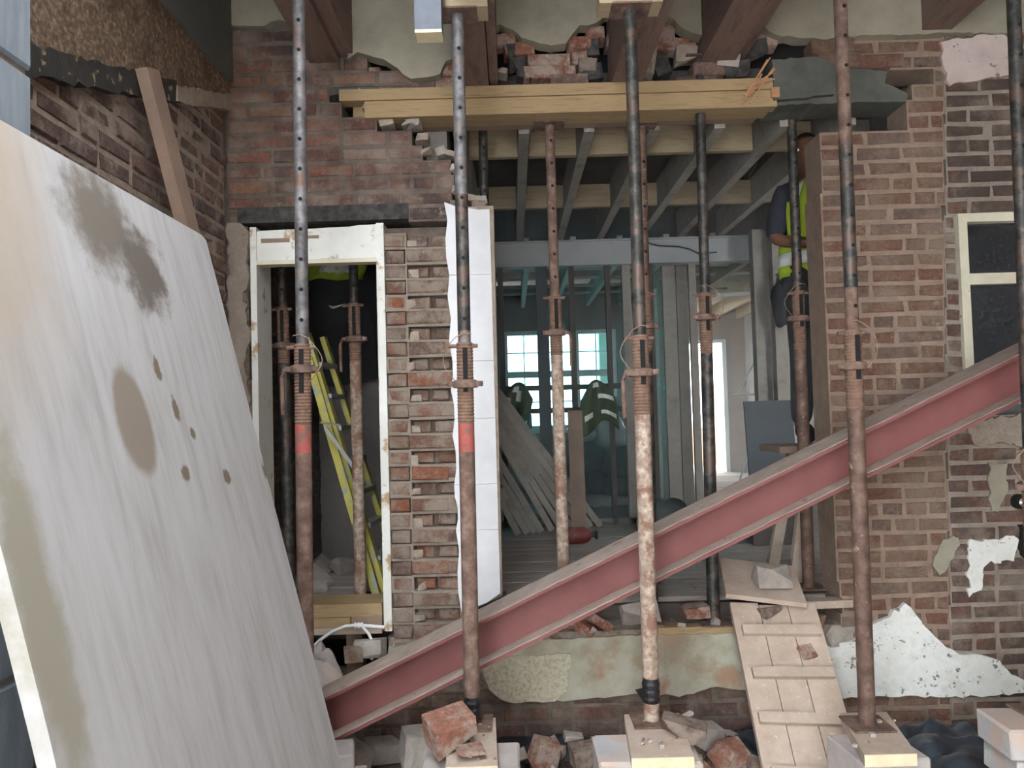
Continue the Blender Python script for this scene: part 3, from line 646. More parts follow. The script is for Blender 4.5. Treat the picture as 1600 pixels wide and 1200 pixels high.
def pipe():
    e = empty('water_pipe', at(555, 975, YW-.02), 'white plastic water pipe with a push fit tee under the threshold', 'pipe')
    P = lambda a, b, Y=YW-.03: at(a, b, Y)-e.location
    MB().tube([P(488, 1012), P(500, 1000), P(520, 986), P(540, 978), P(556, 977)], .0075, 10).build('pipe_run', 'white_plastic', e, smooth=True)
    MB().tube([P(564, 977), P(576, 990), P(583, 1005), P(584, 1020), P(581, 1030, YW-.06)], .0075, 10).build('pipe_run', 'white_plastic', e, smooth=True)
    MB().tube([P(565, 977), P(600, 980, YW-.01)], .0085, 10).build('pipe_run', 'white_plastic', e, smooth=True)
    q = MB().tube([P(554, 977), P(567, 977)], .0115, 12)
    for a in (555, 561, 566): q.tube([P(a-1.2, 977), P(a+1.2, 977)], .0155, 12)
    q.build('tee_fitting', 'white_plastic', e, smooth=True)
pipe()
# ---- the timber wale that carries the wall over the opening
def wale():
    x0 = at(532, 160).x; x1 = at(1205, 150).x; zt = at(900, 134, YW).z; zm = at(900, 152, YW).z; zb = at(900, 176, YW).z-.005
    e = empty('wale_beam', ((x0+x1)/2, YW, zb), 'long new timber beam carrying the broken wall over the opening', 'beam')
    h = (x1-x0)/2; R = random.Random(1)
    MB().box(-h, h, -.03, .05, zm-zb+.002, zt-zb).build('plank', 'timber_wale', e)
    MB().box(-h+.12, h+.02, -.02, .05, 0, zm-zb).build('plank', 'timber_wale', e)
    MB().box(-h+.05, h, .054, .13, 0, zt-zb-.01).build('plank', 'timber_wale', e)
    MB().box(-h+.08, h-.03, .134, .2, .004, zt-zb-.02).build('plank', 'timber_plank', e)
    q = MB(); c = Vector((h-.02, -.05, .09))
    for i in range(7):
        a = Vector((h-.12-R.uniform(0, .06), -.06, R.uniform(.0, .09))); q.bar(a, Vector((h-.03+R.uniform(-.03, .04), -.05, zt-zb+R.uniform(-.02, .12))), .004, .007)
    q.box(h-.01, h+.03, -.035, 0, .04, .09)
    tag(q.build('splinter', 'splinter', e), 'orange splintered end')
    return zb
ZWALE = wale()
# ---- steel props
def prop(label, base, top, j, collar, lower='steel_brown', upper='steel_grey', band=False, tape=0, wire=True, hand=1, holes=True, seed=1, plate=True, slot=True):
    base, top = Vector(base), Vector(top); d = top-base; L = d.length; dn = d.normalized()
    e = empty('steel_prop', base, label, 'prop', 'adjustable steel props')
    e.rotation_mode = 'QUATERNION'; e.rotation_quaternion = Vector((0, 0, 1)).rotation_difference(dn)
    jl = L*j; cl = L*collar; ro = .0302; ri = .0242; R = random.Random(seed)
    tl = min(.3, jl*.3)
    MB().box(-.075, .075, -.075, .075, 0, .007).build('base_plate', 'rust', e)
    MB().lathe([(ro, .007), (ro, jl-tl)], 18).build('outer_tube', lower, e, smooth=True)
    prof = []; n = 24
    for i in range(n):
        z = jl-tl+tl*i/n; prof += [(ro*.97, z), (ro*1.07, z+tl/n*.5)]
    prof.append((ro*1.02, jl)); MB().lathe(prof, 16).build('thread', 'rust_thread', e)
    MB().lathe([(ri, jl-.04), (ri, L-.007)], 16).build('inner_tube', upper, e, smooth=True)
    if holes:
        z = jl+.09; hm = None
        while z < L-.08:
            if hm is None:
                o = MB().lathe([(.0075, -.0012), (.0075, .0012)], 10, Matrix.Rotation(math.pi/2, 4, 'X')).build('pin_hole', 'hole_black', e); hm = o.data
            else: o = link('pin_hole', hm, e)
            o.location = (.004, -ri*.99, z); z += .115
    if slot: MB().box(-.006, .012, -ro*1.1, -ro*.9, jl-tl*.62, jl-.02).build('pin_slot', 'hole_black', e)
    c = MB(); c.lathe([(ro*1.08, cl-.016), (.047, cl-.014), (.049, cl), (.045, cl+.013), (ro*1.08, cl+.017)], 16)
    for s in (-1, 1): c.lathe([(.016, -.01), (.018, 0), (.016, .01)], 10, Matrix.Translation((s*.05, -.01, cl)))
    co = c.build('collar_nut', 'rust', e, smooth=True)
    if hand:
        MB().tube([(hand*.048, -.012, cl), (hand*.066, -.02, cl-.006), (hand*.072, -.022, cl-.03), (hand*.07, -.022, cl-.17)], .0085, 8).build('handle', 'steel_brown', co, smooth=True)
    MB().tube([(-.06, -.004, jl-.012), (.05, -.004, jl-.012)], .0075, 8).build('pin', 'rust', e, smooth=True)
    if wire:
        s = R.choice((-1, 1)) if wire is True else wire
        pts = [(s*(.03+.05*math.sin(math.pi*t/10)), -.032-.01*math.sin(t), jl+.02-.17*t/10) for t in range(11)]
        MB().tube([(-s*.028, -.03, jl+.03), (0, -.035, jl+.035)]+pts, .0018, 5).build('pin_wire', 'wire', e, smooth=True)
    if band: MB().lathe([(ro*1.012, jl-tl-.11), (ro*1.012, jl-tl-.005)], 18).build('paint_band', 'red_band', e, smooth=True)
    if tape:
        pr = [(ro*1.0, tape-.005)]+[(ro*(1.08+.05*math.sin(i*2.1)), tape+i*.009) for i in range(9)]+[(ro*1.0, tape+.085)]
        q = MB().lathe(pr, 18); q.add([(-.03, -.033, tape), (-.03, -.035, tape+.06), (-.065, -.04, tape+.055)], [(0, 1, 2), (2, 1, 0)]); q.build('tape_wrap', 'black_tape', e)
    if plate: MB().box(-.075, .075, -.06, .06, L-.007, L).build('head_plate', 'rust', e)
    return e
YP = 2.9
def vprop(label, pb, pt, Y, zb=None, zt=None, jy=530, cy=575, **k):
    """a prop through two picture points in the plane Y; zb / zt fix its foot and head heights, jy / cy the heights of tube joint and collar"""
    a = at(*pb, Y); b = at(*pt, Y); d = (b-a)/(b.z-a.z)
    if zb is not None: a = a+d*(zb-a.z)
    if zt is not None: b = a+d*(zt-a.z)
    zz = lambda py: (at(pb[0]+(pt[0]-pb[0])*(pb[1]-py)/(pb[1]-pt[1]), py, Y).z-a.z)/(b.z-a.z)
    return prop(label, a, b, zz(jy), zz(cy), **k), a, b
Z2 = .468; Z3 = .462; Z4 = .425
P1 = vprop('tall rusty prop with a red band standing in front of the small doorway', (477, 950), (467, 20), YP, .06, J1[0]-.004, 538, 577, lower='rust', upper='steel_grey', band=True, hand=-1, wire=1, seed=2)
P2 = vprop('tall prop with a red band standing in front of the white plaster strip', (738, 1112), (715, 30), YP, Z2, J2[0]-.05, 536, 600, lower='rust', upper='steel_grey', band=True, tape=.02, hand=0, wire=-1, seed=3)
P3 = vprop('tall pale speckled prop with black tape around its foot, before the wide opening', (1018, 1108), (984, 10), YP, Z3, J3[0]-.05, 524, 582, lower='rust_pale', upper='steel_dark', tape=.075, hand=-1, wire=-1, seed=4, holes=False)
P4 = vprop('tall prop standing in front of the dusty brown brick wall', (1355, 1122), (1313, 10), YP, Z4, J4[0]-.004, 516, 572, lower='steel_brown', upper='rust', hand=0, wire=1, seed=5)
P5 = vprop('tall dark prop in front of the cream window', (1626, 1150), (1584, 10), YP-.05, .472, J5[0]-.004, 700, 760, lower='steel_brown', upper='steel_dark', hand=0, seed=6)
MB().lathe([(.0247, 0), (.0247, .55)], 16, Matrix.Translation((0, 0, 0))).build('green_paint', 'steel_dark', P4[0], smooth=True).location = (0, 0, (P4[2]-P4[1]).length*.565)
MB().lathe([(.0247, 0), (.0247, .52)], 16).build('green_paint', 'steel_dark', P2[0], smooth=True).location = (0, 0, (P2[2]-P2[1]).length*.545)
YB = 3.83
zsill = at(1113, 966, YB).z
B1 = vprop('prop in the wide opening beside the leaning planks, speckled rust brown', (880, 870), (858, 180), YB, FL-.1, ZWALE-.002, 462, 520, lower='rust_pale', upper='rust', hand=1, wire=0, seed=7)
B2 = vprop('dark prop close behind the pale speckled taped prop', (1016, 800), (1001, 160), YB+.05, FL-.1, ZWALE-.002, 457, 510, lower='steel_dark', upper='steel_brown', hand=0, wire=0, seed=8, slot=False)
B3 = vprop('dark prop in the wide opening in front of the bright back doorway', (1115, 962), (1092, 100), YB-.08, zsill, at(1092, 92, YB-.08).z, 458, 496, lower='steel_dark', upper='steel_dark', hand=0, wire=1, seed=9, holes=False)
B4 = vprop('prop in the wide opening next to the worker', (1264, 915), (1236, 170), YB+.1, at(1264, 918, YB+.1).z, 3.26, 455, 498, lower='steel_brown', upper='steel_dark', hand=0, wire=-1, seed=10)
B5 = vprop('prop standing behind the white plaster strip, only its head showing', (766, 800), (754, 180), YB+.2, FL, 3.268, 700, 760, lower='steel_brown', upper='steel_dark', hand=0, wire=0, seed=11, slot=False)
B6 = vprop('dark prop inside the small doorway in front of the hanging jacket', (564, 938), (552, 420), YB+.16, FL, 3.2, 474, 530, lower='rust_pale', upper='steel_dark', hand=-1, wire=0, seed=12)
B7 = vprop('dark prop inside the small doorway against the dark brick side', (453, 930), (440, 420), YB+.22, FL, 3.2, 480, 540, lower='steel_dark', upper='steel_dark', hand=0, wire=0, seed=13)
# packers over the front props
for (jz, a, px0, px1, lab) in ((J2[0], P2[2], 697, 762, 'pale timber packer on the prop before the white plaster strip'), (J3[0], P3[2], 934, 1032, 'pale timber packer on the speckled taped prop')):
    z0 = a.z; x0 = at(px0, 10, YP).x; x1 = at(px1, 10, YP).x
    tag(MB().box(x0, x1, YP-.05, YP+.06, z0+.001, jz-.001).build('timber_packer', 'timber_new'), lab, 'packer')
p = at(648, 46, 2.75); q = at(690, 46, 2.75)
o = MB().box(p.x, q.x, 2.75, 2.83, p.z, 3.68, 0); o.box(p.x, q.x, 2.75, 2.83, p.z-.012, p.z, 1)
tag(o.build('hanging_timber', ['blue_paint', 'timber_end']), 'blue grey painted timber end hanging from the ceiling', 'timber')
# ---- the red steel beam lying askew
def red_beam():
    Yf, wd, dp, tf, tw = 3.17, .215, .176, .012, .009
    a = at(504, 1093, Yf); b = at(1600, 551, Yf); d = (b-a); d.y = 0; d.normalize()
    a = a-d*.05; L = (2.735-a.x)/d.x-.075
    n = Vector((-d.z, 0, d.x)); M = Matrix((d, Vector((0, 1, 0)), n)).transposed().to_4x4(); M.translation = a-n*dp
    e = empty('steel_beam', M.translation, 'long red oxide steel beam lying askew behind the props', 'beam'); e.rotation_mode = 'QUATERNION'; e.rotation_quaternion = M.to_quaternion()
    MB().box(0, L, 0, wd, dp-tf, dp).build('flange', 'oxide_red', e); MB().box(0, L, 0, wd, 0, tf).build('flange', 'oxide_red', e)
    MB().box(0, L, wd/2-tw/2, wd/2+tw/2, tf, dp-tf).build('web', 'oxide_red', e)
    R = random.Random(6)
    for (y0, y1, z) in ((0.0, wd-.003, dp), (.003, wd/2-tw/2, tf)):
        n_ = 90; vs = []; fs = []
        for i in range(n_+1):
            x = L*i/n_; j0 = y0+abs(R.gauss(0, .005)); vs += [(x, j0, z+.0004), (x, j0+.006, z+.003+R.uniform(0, .001)), (x, y1, z+.003+R.uniform(0, .001))]
        for i in range(n_): fs += [(3*i, 3*i+3, 3*i+4, 3*i+1), (3*i+1, 3*i+4, 3*i+5, 3*i+2)]
        MB().add(vs, [f for f in fs]).build('dust_layer', 'beam_dust', e)
    return e
red_beam()
# ---- the big leaning sheet
def sheet():
    y0, y1 = 1.22, 2.53; top = Vector((-1.005, 0, 2.232)); bot = Vector((-.475, 0, .035)); d = top-bot; L = d.length; d.normalize()
    M = Matrix((Vector((0, 1, 0)), Vector((-d.z, 0, d.x)), d)).transposed().to_4x4(); M.translation = Vector((bot.x, y0, bot.z))
    W = y1-y0; R = random.Random(3)
    poly = [(0, 0), (W, 0)]+[(W+R.uniform(-.002, .002), L*i/12) for i in range(1, 12)]+[(W, L-.012), (W-.03, L), (0, L)]+[(R.uniform(-.004, .003), L*(1-i/14)) for i in range(1, 14)]
    o = MB().prism(poly, 0, .03).build('plywood_sheet', 'plywood_panel'); o.matrix_world = M
    tag(o, 'large stained white plywood sheet leaning against the block wall', 'sheet')
sheet()
p = at(250, 186, 3.1); 
o = MB().bar((XL+.06, 2.78, 2.92), (XL+.2, 3.17, 1.75), .1, .045, up=(1, 0, 0)); tag(o.build('leaning_plank', 'timber_plank'), 'brown plank leaning on the sooty side wall behind the plywood sheet', 'plank')
# ---- ramp of boards
def ramp():
    t = at(1207, 942, 3.62); a = Vector((t.x, 3.62, t.z)); bx = at(1270, 1200, 3.1); b = Vector((bx.x, 3.1, bx.z)); d = (b-a).normalized(); L = 1.0
    side = Vector((1, 0, 0)); side = (side-d*side.dot(d)).normalized(); n = d.cross(side)
    if n.z < 0: n = -n
    M = Matrix((side, d, side.cross(d))).transposed().to_4x4(); M.translation = a
    e = empty('board_ramp', a, 'dusty ramp of three boards with cross cleats up to the opening', 'ramp'); e.rotation_mode = 'QUATERNION'; e.rotation_quaternion = M.to_quaternion()
    L = (a.z-.04)/(-d.z); sg = 1 if (side.cross(d)).z > 0 else -1
    R = random.Random(3); w_ = .128
    for i in range(3):
        x = (i-1)*(w_+.004); MB().box(x-w_/2, x+w_/2, R.uniform(-.005, .02), L-R.uniform(0, .05), sg*-.03, sg*(R.uniform(-.002, .002))).build('board', 'timber_dusty', e)
    for k, (s0, tw_) in enumerate(((.125, -.01), (.325, -.02), (.525, .01), (.74, .0))):
        q = MB().box(-.17, .175, s0, s0+.045, 0, sg*.026); c = q.build('cleat', 'timber_dusty', e); c.rotation_euler = (0, 0, tw_)
    return e
ramp()
o = chunk('brick_fragment', (.075, .07, .02), 5, 'brick_raw', at(1262, 1020, 3.44)+Vector((0, 0, .004)), (.7, 0, .3)); tag(o, 'flat orange brick flake lying on the board ramp', 'brick')
# boards and bricks on the sill by the ramp
sl = MB().prism(xz([(1126, 880), (1230, 872), (1244, 930), (1160, 912), (1126, 902)]), 0, .03)
o = MB().box(-.17, .19, -.16, .16, -.012, .012).build('loose_board', 'timber_dusty'); o.location = at(1185, 905, 3.72)+Vector((0, 0, -.01)); o.rotation_euler = (.35, .12, -.12); tag(o, 'grey board lying at the head of the ramp', 'board')
o = chunk('brick_half', (.17, .1, .085), 12, 'concrete_lump', at(1208, 900, 3.64), (.3, .1, .1), rough=.08); tag(o, 'dusty pink brick lying on the board at the head of the ramp', 'brick')
timber('sill_timber', (at(1028, 985, YW).x, YW+.03, at(1030, 988, YW).z), (at(1152, 985, YW).x, YW+.03, at(1152, 985, YW).z), .07, .045, 'timber_wale', 'short yellowish sill timber left of the ramp')
timber('sill_timber', (at(880, 935, YB+.15).x, YB+.15, .575), (at(1325, 935, YB+.15).x, YB+.15, .575), .12, .12, 'timber_plank', 'long dusty sill timber along the edge of the inner floor')
timber('sill_timber', (at(1250, 945, YW).x, YW+.02, at(1250, 945, YW).z), (at(1330, 943, YW).x, YW+.02, at(1325, 942, YW).z), .08, .035, 'timber_dusty', 'pale sill timber right of the ramp')
struct(MB().box(at(606, 990).x, at(1320, 990).x, YW+.01, YW+.21, .3, zsill-.012).build('trim_1', 'rubble_dirt'), 'crumbling masonry ledge under the opening')
R = random.Random(77)
def sill_chunk(px, py, sx, sz, m, lab, Y=YW+.05, rot=0., nm='broken_brick'):
    o = chunk(nm, (sx, .1, sz), int(px*7+py), m, at(px, py, Y), (R.uniform(-.2, .2), rot, R.uniform(-.4, .4))); tag(o, lab, 'brick', 'broken bricks along the sill')
sill_chunk(912, 978, .12, .05, 'brick_raw', 'orange split brick on the sill close under the red beam', rot=.5)
sill_chunk(935, 972, .13, .045, 'brick_raw', 'thin orange brick shard beside the tilted grey block on the sill', rot=.6)
sill_chunk(1000, 957, .2, .11, 'concrete_lump', 'tilted grey concrete block on the sill behind the taped prop', Y=YW+.07, rot=-.15, nm='concrete_lump')
sill_chunk(1086, 955, .13, .06, 'brick_raw', 'orange half brick on the sill against the prop foot', rot=-.1)
sill_chunk(1030, 983, .07, .06, 'brick_raw', 'orange brick end beside the yellowish sill timber')
sill_chunk(870, 993, .1, .05, 'brick_pier', 'dusty brick piece on the sill where the red beam crosses')
sill_chunk(1200, 957, .1, .05, 'brick_pier', 'pink brick bit lying between the ramp boards', Y=3.6)
sill_chunk(1272, 975, .1, .1, 'brick_pier', 'upright brick stub right of the ramp head', Y=YW)
sill_chunk(1310, 990, .16, .1, 'concrete_lump', 'grey mortar heap beside the white plaster remnant', Y=YW+.03)
sill_chunk(575, 1012, .17, .09, 'concrete_lump', 'rounded grey stone under the white water pipe', Y=YW-.02, nm='concrete_lump')
sill_chunk(552, 1022, .09, .07, 'brick_pier', 'pale brick end under the white water pipe', Y=YW-.08)
sill_chunk(940, 922, .07, .05, 'concrete_lump', 'small pale stone on the inner floor edge', Y=YB+.05)
for i in range(26):
    px = R.uniform(860, 1320); o = chunk('mortar_crumb', (R.uniform(.02, .045),)*3, 300+i, 'concrete_lump', at(px, R.uniform(972, 990), YW+R.uniform(0, .1)), (R.random(), R.random(), 0)); tag(o, 'small mortar crumb in the debris along the sill', 'crumb', 'mortar crumbs on the sill')
# ---- prop feet: boards on concrete blocks
def foot(label, px0, px1, Y0, Y1, ztop, shift=0):
    x0 = at(px0, 1170, Y0).x; x1 = at(px1, 1170, Y0).x
    M = Matrix(((1, shift, 0, 0), (0, 1, 0, 0), (0, 0, 1, 0), (0, 0, 0, 1)))
    o = MB().box(x0, x1, 0, Y1-Y0, -.043, -.001, 0, M); o.box(x0, x1, -.002, 0, -.042, -.002, 1)
    o = o.build('foot_board', ['timber_dusty', 'timber_end']); o.location = (0, Y0, ztop); tag(o, label, 'board')
foot('timber foot board under the prop before the white plaster strip', 695, 777, 2.56, 2.96, Z2, -.04)
foot('timber foot board under the pale taped prop', 986, 1084, 2.6, 2.97, Z3, .08)
foot('timber foot board with a yellow end under the prop at the brown brick wall', 1350, 1432, 2.66, 3.02, Z4, .2)
def block(label, px0, px1, Y0, Y1, z0, z1, m='pale_block', rz=0, nm='concrete_block', group=None):
    x0 = at(px0, 1170, Y0).x; x1 = at(px1, 1170, Y0).x; L = x1-x0; q = MB(); R = random.Random(int(px0))
    bm = bmesh.new(); bmesh.ops.create_cube(bm, size=1, matrix=Matrix.Diagonal((L, Y1-Y0, z1-z0, 1)))
    bmesh.ops.bevel(bm, geom=list(bm.edges), offset=.008, segments=1, affect='EDGES')
    for v in bm.verts: v.co += Vector((R.uniform(-.003, .003), R.uniform(-.003, .003), R.uniform(-.003, .003)))
    me = bpy.data.meshes.new(nm); bm.to_mesh(me); bm.free(); me.materials.append(MATS[m])
    o = link(nm, me, None, ((x0+x1)/2, (Y0+Y1)/2, (z0+z1)/2), (0, 0, rz)); return tag(o, label, 'block', group)
block('dusty concrete block under the foot board before the white plaster strip', 655, 812, 2.62, 2.85, .24, Z2-.045, 'grey_block')
block('lower concrete block under the prop before the white plaster strip', 645, 800, 2.64, 2.9, .03, .238, 'pale_block')
block('dusty concrete block under the foot board of the taped prop', 936, 1098, 2.66, 2.9, .24, Z3-.045, 'pale_block')
block('lower concrete block under the taped prop', 930, 1090, 2.68, 2.92, .03, .238, 'grey_block')
block('long dusty block under the yellow ended foot board', 1338, 1452, 2.7, 2.95, .2, Z4-.045, 'grey_block', .12)
block('lower block under the yellow ended foot board', 1330, 1445, 2.7, 2.95, .03, .198, 'grey_block', .05)
block('grey timber shaped block hiding the low end of the red beam', 505, 546, 2.98, 3.14, .24, .33, 'grey_block', .2)
block('upright grey block below the low end of the red beam', 512, 562, 2.9, 3.1, .03, .238, 'grey_block', .1)
for k in range(4):
    block(['lowest grey block of the stack at the right', 'second grey block up in the stack at the right', 'third grey block up in the stack at the right', 'topmost grey block of the stack at the right'][k], 1612-9*k, 1790-9*k, 2.72-.01*k, 2.94-.01*k, .04+.108*k, .147+.108*k, 'pale_block', -.05, group='stacked grey blocks')
# ---- rubble in front of the wall
def rub(px, py, sx, sy, sz, m, lab, rot=(0, 0, 0), z=None, seed=0, Y=None):
    p = at(px, py, Y) if Y else atz(px, py, z if z is not None else .1)
    o = chunk('broken_brick' if 'brick' in m else 'concrete_lump', (sx, sy, sz), seed+int(px), m, p, rot, rough=.15); return tag(o, lab, 'brick' if 'brick' in m else 'rubble')
rub(703, 1142, .16, .13, .115, 'brick_raw', 'big broken red and white brick lying on the foot board before the white strip', (.2, -.1, .5), Y=2.7)
rub(735, 1172, .1, .07, .02, 'brick_raw', 'flat red brick flake on the foot board before the white strip', (.0, 0, .3), Y=2.62)
rub(1066, 1140, .17, .1, .07, 'brick_pier', 'white and pink brick lying across the foot board of the taped prop', (.0, .22, -.25), Y=2.78)
rub(1068, 1120, .08, .02, .012, 'concrete_lump', 'white plaster shard behind the brick on the taped prop foot', (.0, -.3, .3), Y=2.9)
rub(852, 1178, .12, .11, .11, 'brick_raw', 'orange brick corner standing in the rubble between two props', (.2, .3, .4), z=.13)
rub(914, 1182, .12, .12, .1, 'brick_pier', 'grey and orange brick with white flakes in the rubble', (.1, -.1, .2), z=.13)
rub(896, 1152, .09, .06, .03, 'concrete_lump', 'tan tile shard in the rubble', (.1, .2, .1), z=.16)
rub(1140, 1180, .12, .13, .12, 'brick_raw', 'tilted red brick beside the foot of the ramp', (.4, .3, .5), z=.14)
rub(1108, 1150, .11, .1, .1, 'concrete_lump', 'grey rubble stone beside the tilted red brick', (.1, .2, .5), z=.16)
rub(1186, 1196, .1, .08, .05, 'brick_pier', 'curved brick shard under the ramp edge', (.1, .4, .2), z=.12)
rub(600, 1170, .2, .15, .1, 'concrete_lump', 'grey stone slab lying by the beam end', (.1, .2, .3), z=.12)
rub(546, 1188, .16, .14, .12, 'concrete_lump', 'lumpy grey stone close to the plywood sheet', (.2, .1, .9), z=.14)
rub(655, 1165, .16, .12, .14, 'concrete_lump', 'rounded concrete lump left of the foot board', (.2, .1, .4), z=.2)
rub(668, 1188, .12, .1, .1, 'concrete_lump', 'crumbly mortar lump in front of the foot board', (.3, .5, .4), z=.3)
R = random.Random(9)
placed = [(o.location.copy(), max(o.dimensions)*.5) for o in bpy.data.objects if o.name.startswith(('broken_brick', 'concrete_lump')) and o.type == 'MESH' and not o.parent]
for i in range(150):
    px = R.uniform(545, 1180); py = R.uniform(1156, 1215); s = R.uniform(.025, .085); raw = R.random() < .35
    p = atz(px, py, .06+s*.3)
    if p.y > 3.62 or any((p-q).length < r_+s*.6 for q, r_ in placed): continue
    if any(x0 < p.x < x1 and y0 < p.y < y1 for x0, x1, y0, y1 in ((-.36, .05, 2.55, 3.0), (.27, .72, 2.55, 3.0), (-.75, -.5, 2.85, 3.2))): continue
    placed.append((p, s*.5))
    o = chunk('rubble_bit', (s, s*.9, s*.7), 500+i, 'brick_raw' if raw else 'concrete_lump', p, (R.random()*3, R.random()*3, R.random()*3))
    tag(o, 'small orange brick bit in the rubble at the foot of the wall' if raw else 'small grey rubble bit at the foot of the wall', 'rubble', 'orange rubble bits' if raw else 'grey rubble bits')
for i in range(40):                          # crumbs on the foot boards, ramp and blocks
    pl = R.choice(((720, 775, 2.6, 2.9, Z2), (1000, 1060, 2.65, 2.92, Z3), (1330, 1400, 2.72, 2.98, Z4)))
    Y = R.uniform(pl[2], pl[3]); x = at(R.uniform(pl[0], pl[1]), 1140, Y).x
    s = R.uniform(.008, .02); o = chunk('crumb', (s, s, s*.7), 700+i, R.choice(('brick_raw', 'concrete_lump', 'concrete_lump')), (x, Y, pl[4]+s*.3)); tag(o, 'tiny crumb of mortar on a prop foot board', 'crumb', 'crumbs on the foot boards')
def crumple(name, cx, cy, w_, d_, h, m, label, cat, seed=0, rz=0, z=.06, nx=26):
    vs = []; fs = []
    for j in range(nx+1):
        for i in range(nx+1):
            u, v = i/nx-.5, j/nx-.5; f = max(0, 1-(2*u)**4)*max(0, 1-(2*v)**4); p = Vector((u*2.6+seed, v*2.6, seed*1.7))
            e_ = 1+.12*noise.noise(p*.6); q = abs(noise.noise(p))+.4*abs(noise.noise(p*2.3))+.05*noise.noise(p*6)
            vs.append((u*w_*e_, v*d_*e_, h*f*(.45+.7*q)+.004))
    fs = [(j*(nx+1)+i, j*(nx+1)+i+1, (j+1)*(nx+1)+i+1, (j+1)*(nx+1)+i) for j in range(nx) for i in range(nx)]
    o = MB().add(vs, fs).build(name, m, smooth=True); o.location = (cx, cy, z); o.rotation_euler = (0, 0, rz); return tag(o, label, cat)
p = atz(1478, 1160, .16); crumple('plastic_sheet', p.x+.02, p.y+.0, .62, .5, .2, 'dpm_plastic', 'crumpled dark blue plastic sheeting beside the grey block stack', 'sheeting', 3, .1, .05)
p = atz(850, 1166, .06); crumple('plastic_sheet', p.x, p.y+.05, .6, .4, .05, 'dpm_plastic', 'dark blue plastic sheeting in the rubble between two props', 'sheeting', 8, .05, .05)
p = atz(1165, 1168, .06); crumple('plastic_sheet', p.x, p.y, .3, .3, .08, 'dpm_plastic', 'dark plastic scrap beside the ramp foot', 'sheeting', 5, .4, .05)
pts = [atz(a, b, .3) for a, b in ((1328, 1150), (1336, 1162), (1348, 1176), (1358, 1188), (1366, 1202), (1370, 1220))]
tag(MB().tube(pts, .006, 8).build('yellow_hose', 'yellow_hose', smooth=True), 'thin yellow hose curling beside the ramp', 'hose')
# bag of debris behind the sheet edge
p = at(498, 1020, 3.5); crumple('plastic_bag', p.x-.03, 3.5, .3, .3, .2, 'grey_block', 'dusty torn plastic bag between the plywood sheet and the threshold', 'bag', 12, .3, p.z-.16)
# metal ring on the far right wall
e = empty('pipe_fitting', at(1594, 784, YW-.02), 'chrome pipe fitting on the far right brick wall', 'fitting')
Mx = Matrix.Rotation(math.pi/2, 4, 'X')
MB().lathe([(.034, -.03), (.036, 0), (.03, .02)], 16, Mx).build('collar', 'hole_black', e, smooth=True); MB().lathe([(.02, .0), (.024, .012), (.024, .03), (.012, .034), (.01, .02)], 16, Mx).build('ring', 'chrome', e, smooth=True)
# ================================================================== THINGS IN THE INNER ROOMS
# grey steel beam between the two inner rooms
YS = 6.42
def grey_beam():
    x0 = XD+.005; x1 = at(1182, 385, YS).x; zb = at(980, 412, YS).z; zt = zb+.215
    e = empty('steel_beam', (x0, YS, zb), 'pale grey painted steel beam across the inner room', 'beam'); L = x1-x0
    MB().box(0, L, 0, .13, 0, .012).build('flange', 'beam_grey', e); MB().box(0, L, 0, .13, .203, .215).build('flange', 'beam_grey', e); MB().box(0, L, .03, .045, .012, .203).build('web', 'beam_grey', e)
    P = [at(a, b, YS-.02)-e.location for a, b in ((1008, 372), (1014, 380), (1030, 384), (1060, 385), (1078, 389), (1092, 396), (1120, 394))]
    MB().tube(P, .006, 6).build('cable', 'black_cable', e, smooth=True)
    return zb
ZG = grey_beam()
# stud partition under it
def partition():
    e = empty('stud_partition', (XD+.02, YS+.04, FL), 'open stud partition with hung vests under the grey steel beam', 'partition'); h = ZG-FL
    loc = e.location
    def stud(px, w_, z0=0, z1=h, m='timber_grey', dy=0, nm='stud'):
        x = at(px, 600, YS+.04).x-loc.x; MB().box(x-w_/2, x+w_/2, dy, dy+.07, z0, z1).build(nm, m, e)
    for px, w_, m in ((786, .045, 'timber_dark'), (851, .1, 'dark_sheet'), (898, .045, 'timber_dark'), (955, .04, 'timber_dark'), (984, .07, 'timber_grey'), (1022, .045, 'timber_dark')): stud(px, w_, .0, h, m)
    for py in (605, 641):
        z = at(880, py, YS+.04).z-loc.z; x1 = at(1022, py, YS).x-loc.x
        MB().box(.0, x1, .01, .06, z-.022, z+.022).build('noggin', 'timber_dark', e)
    MB().box(0, at(1022, 600, YS).x-loc.x, 0, .07, .001, .045).build('sole_plate', 'timber_grey', e)
    return e
partition()
def partition2():
    x = at(1078, 600, 6.6).x; e = empty('stud_partition', (x, 6.62, FL), 'row of pale studs running back towards the bright doorway', 'partition'); h = 2.9-FL
    for k, yy in enumerate((0, .42, .84, 1.26, 1.68, 2.1, 2.52)):
        MB().box(-.08, .01, yy, yy+.05, .04, h).build('stud', 'joist_far_lit' if k else 'timber_grey', e)
    for z in (.02, 1.15, h-.02): MB().box(-.07, .0, .05, 2.5, z-.02, z+.02).build('rail', 'joist_far_lit', e)
    MB().box(-.2, -.09, .0, .05, 0, h).build('stud', 'timber_grey', e); MB().box(-.0, .06, -.12, -.07, 0, h).build('stud', 'timber_grey', e)
partition2()
for (px, w_, Y, lab) in ((1191, .11, 6.2, 'wide grey timber post at the end of the grey steel beam'), (1219, .085, 6.1, 'narrower grey timber post beside the dark hanging bag')):
    x = at(px, 500, Y).x; o = MB().box(x-w_/2, x+w_/2-.015, Y, Y+.1, FL, 3.055); o.box(x+w_/2-.012, x+w_/2+.02, Y+.03, Y+.12, FL, 3.055); tag(o.build('timber_post', 'timber_grey'), lab, 'post')
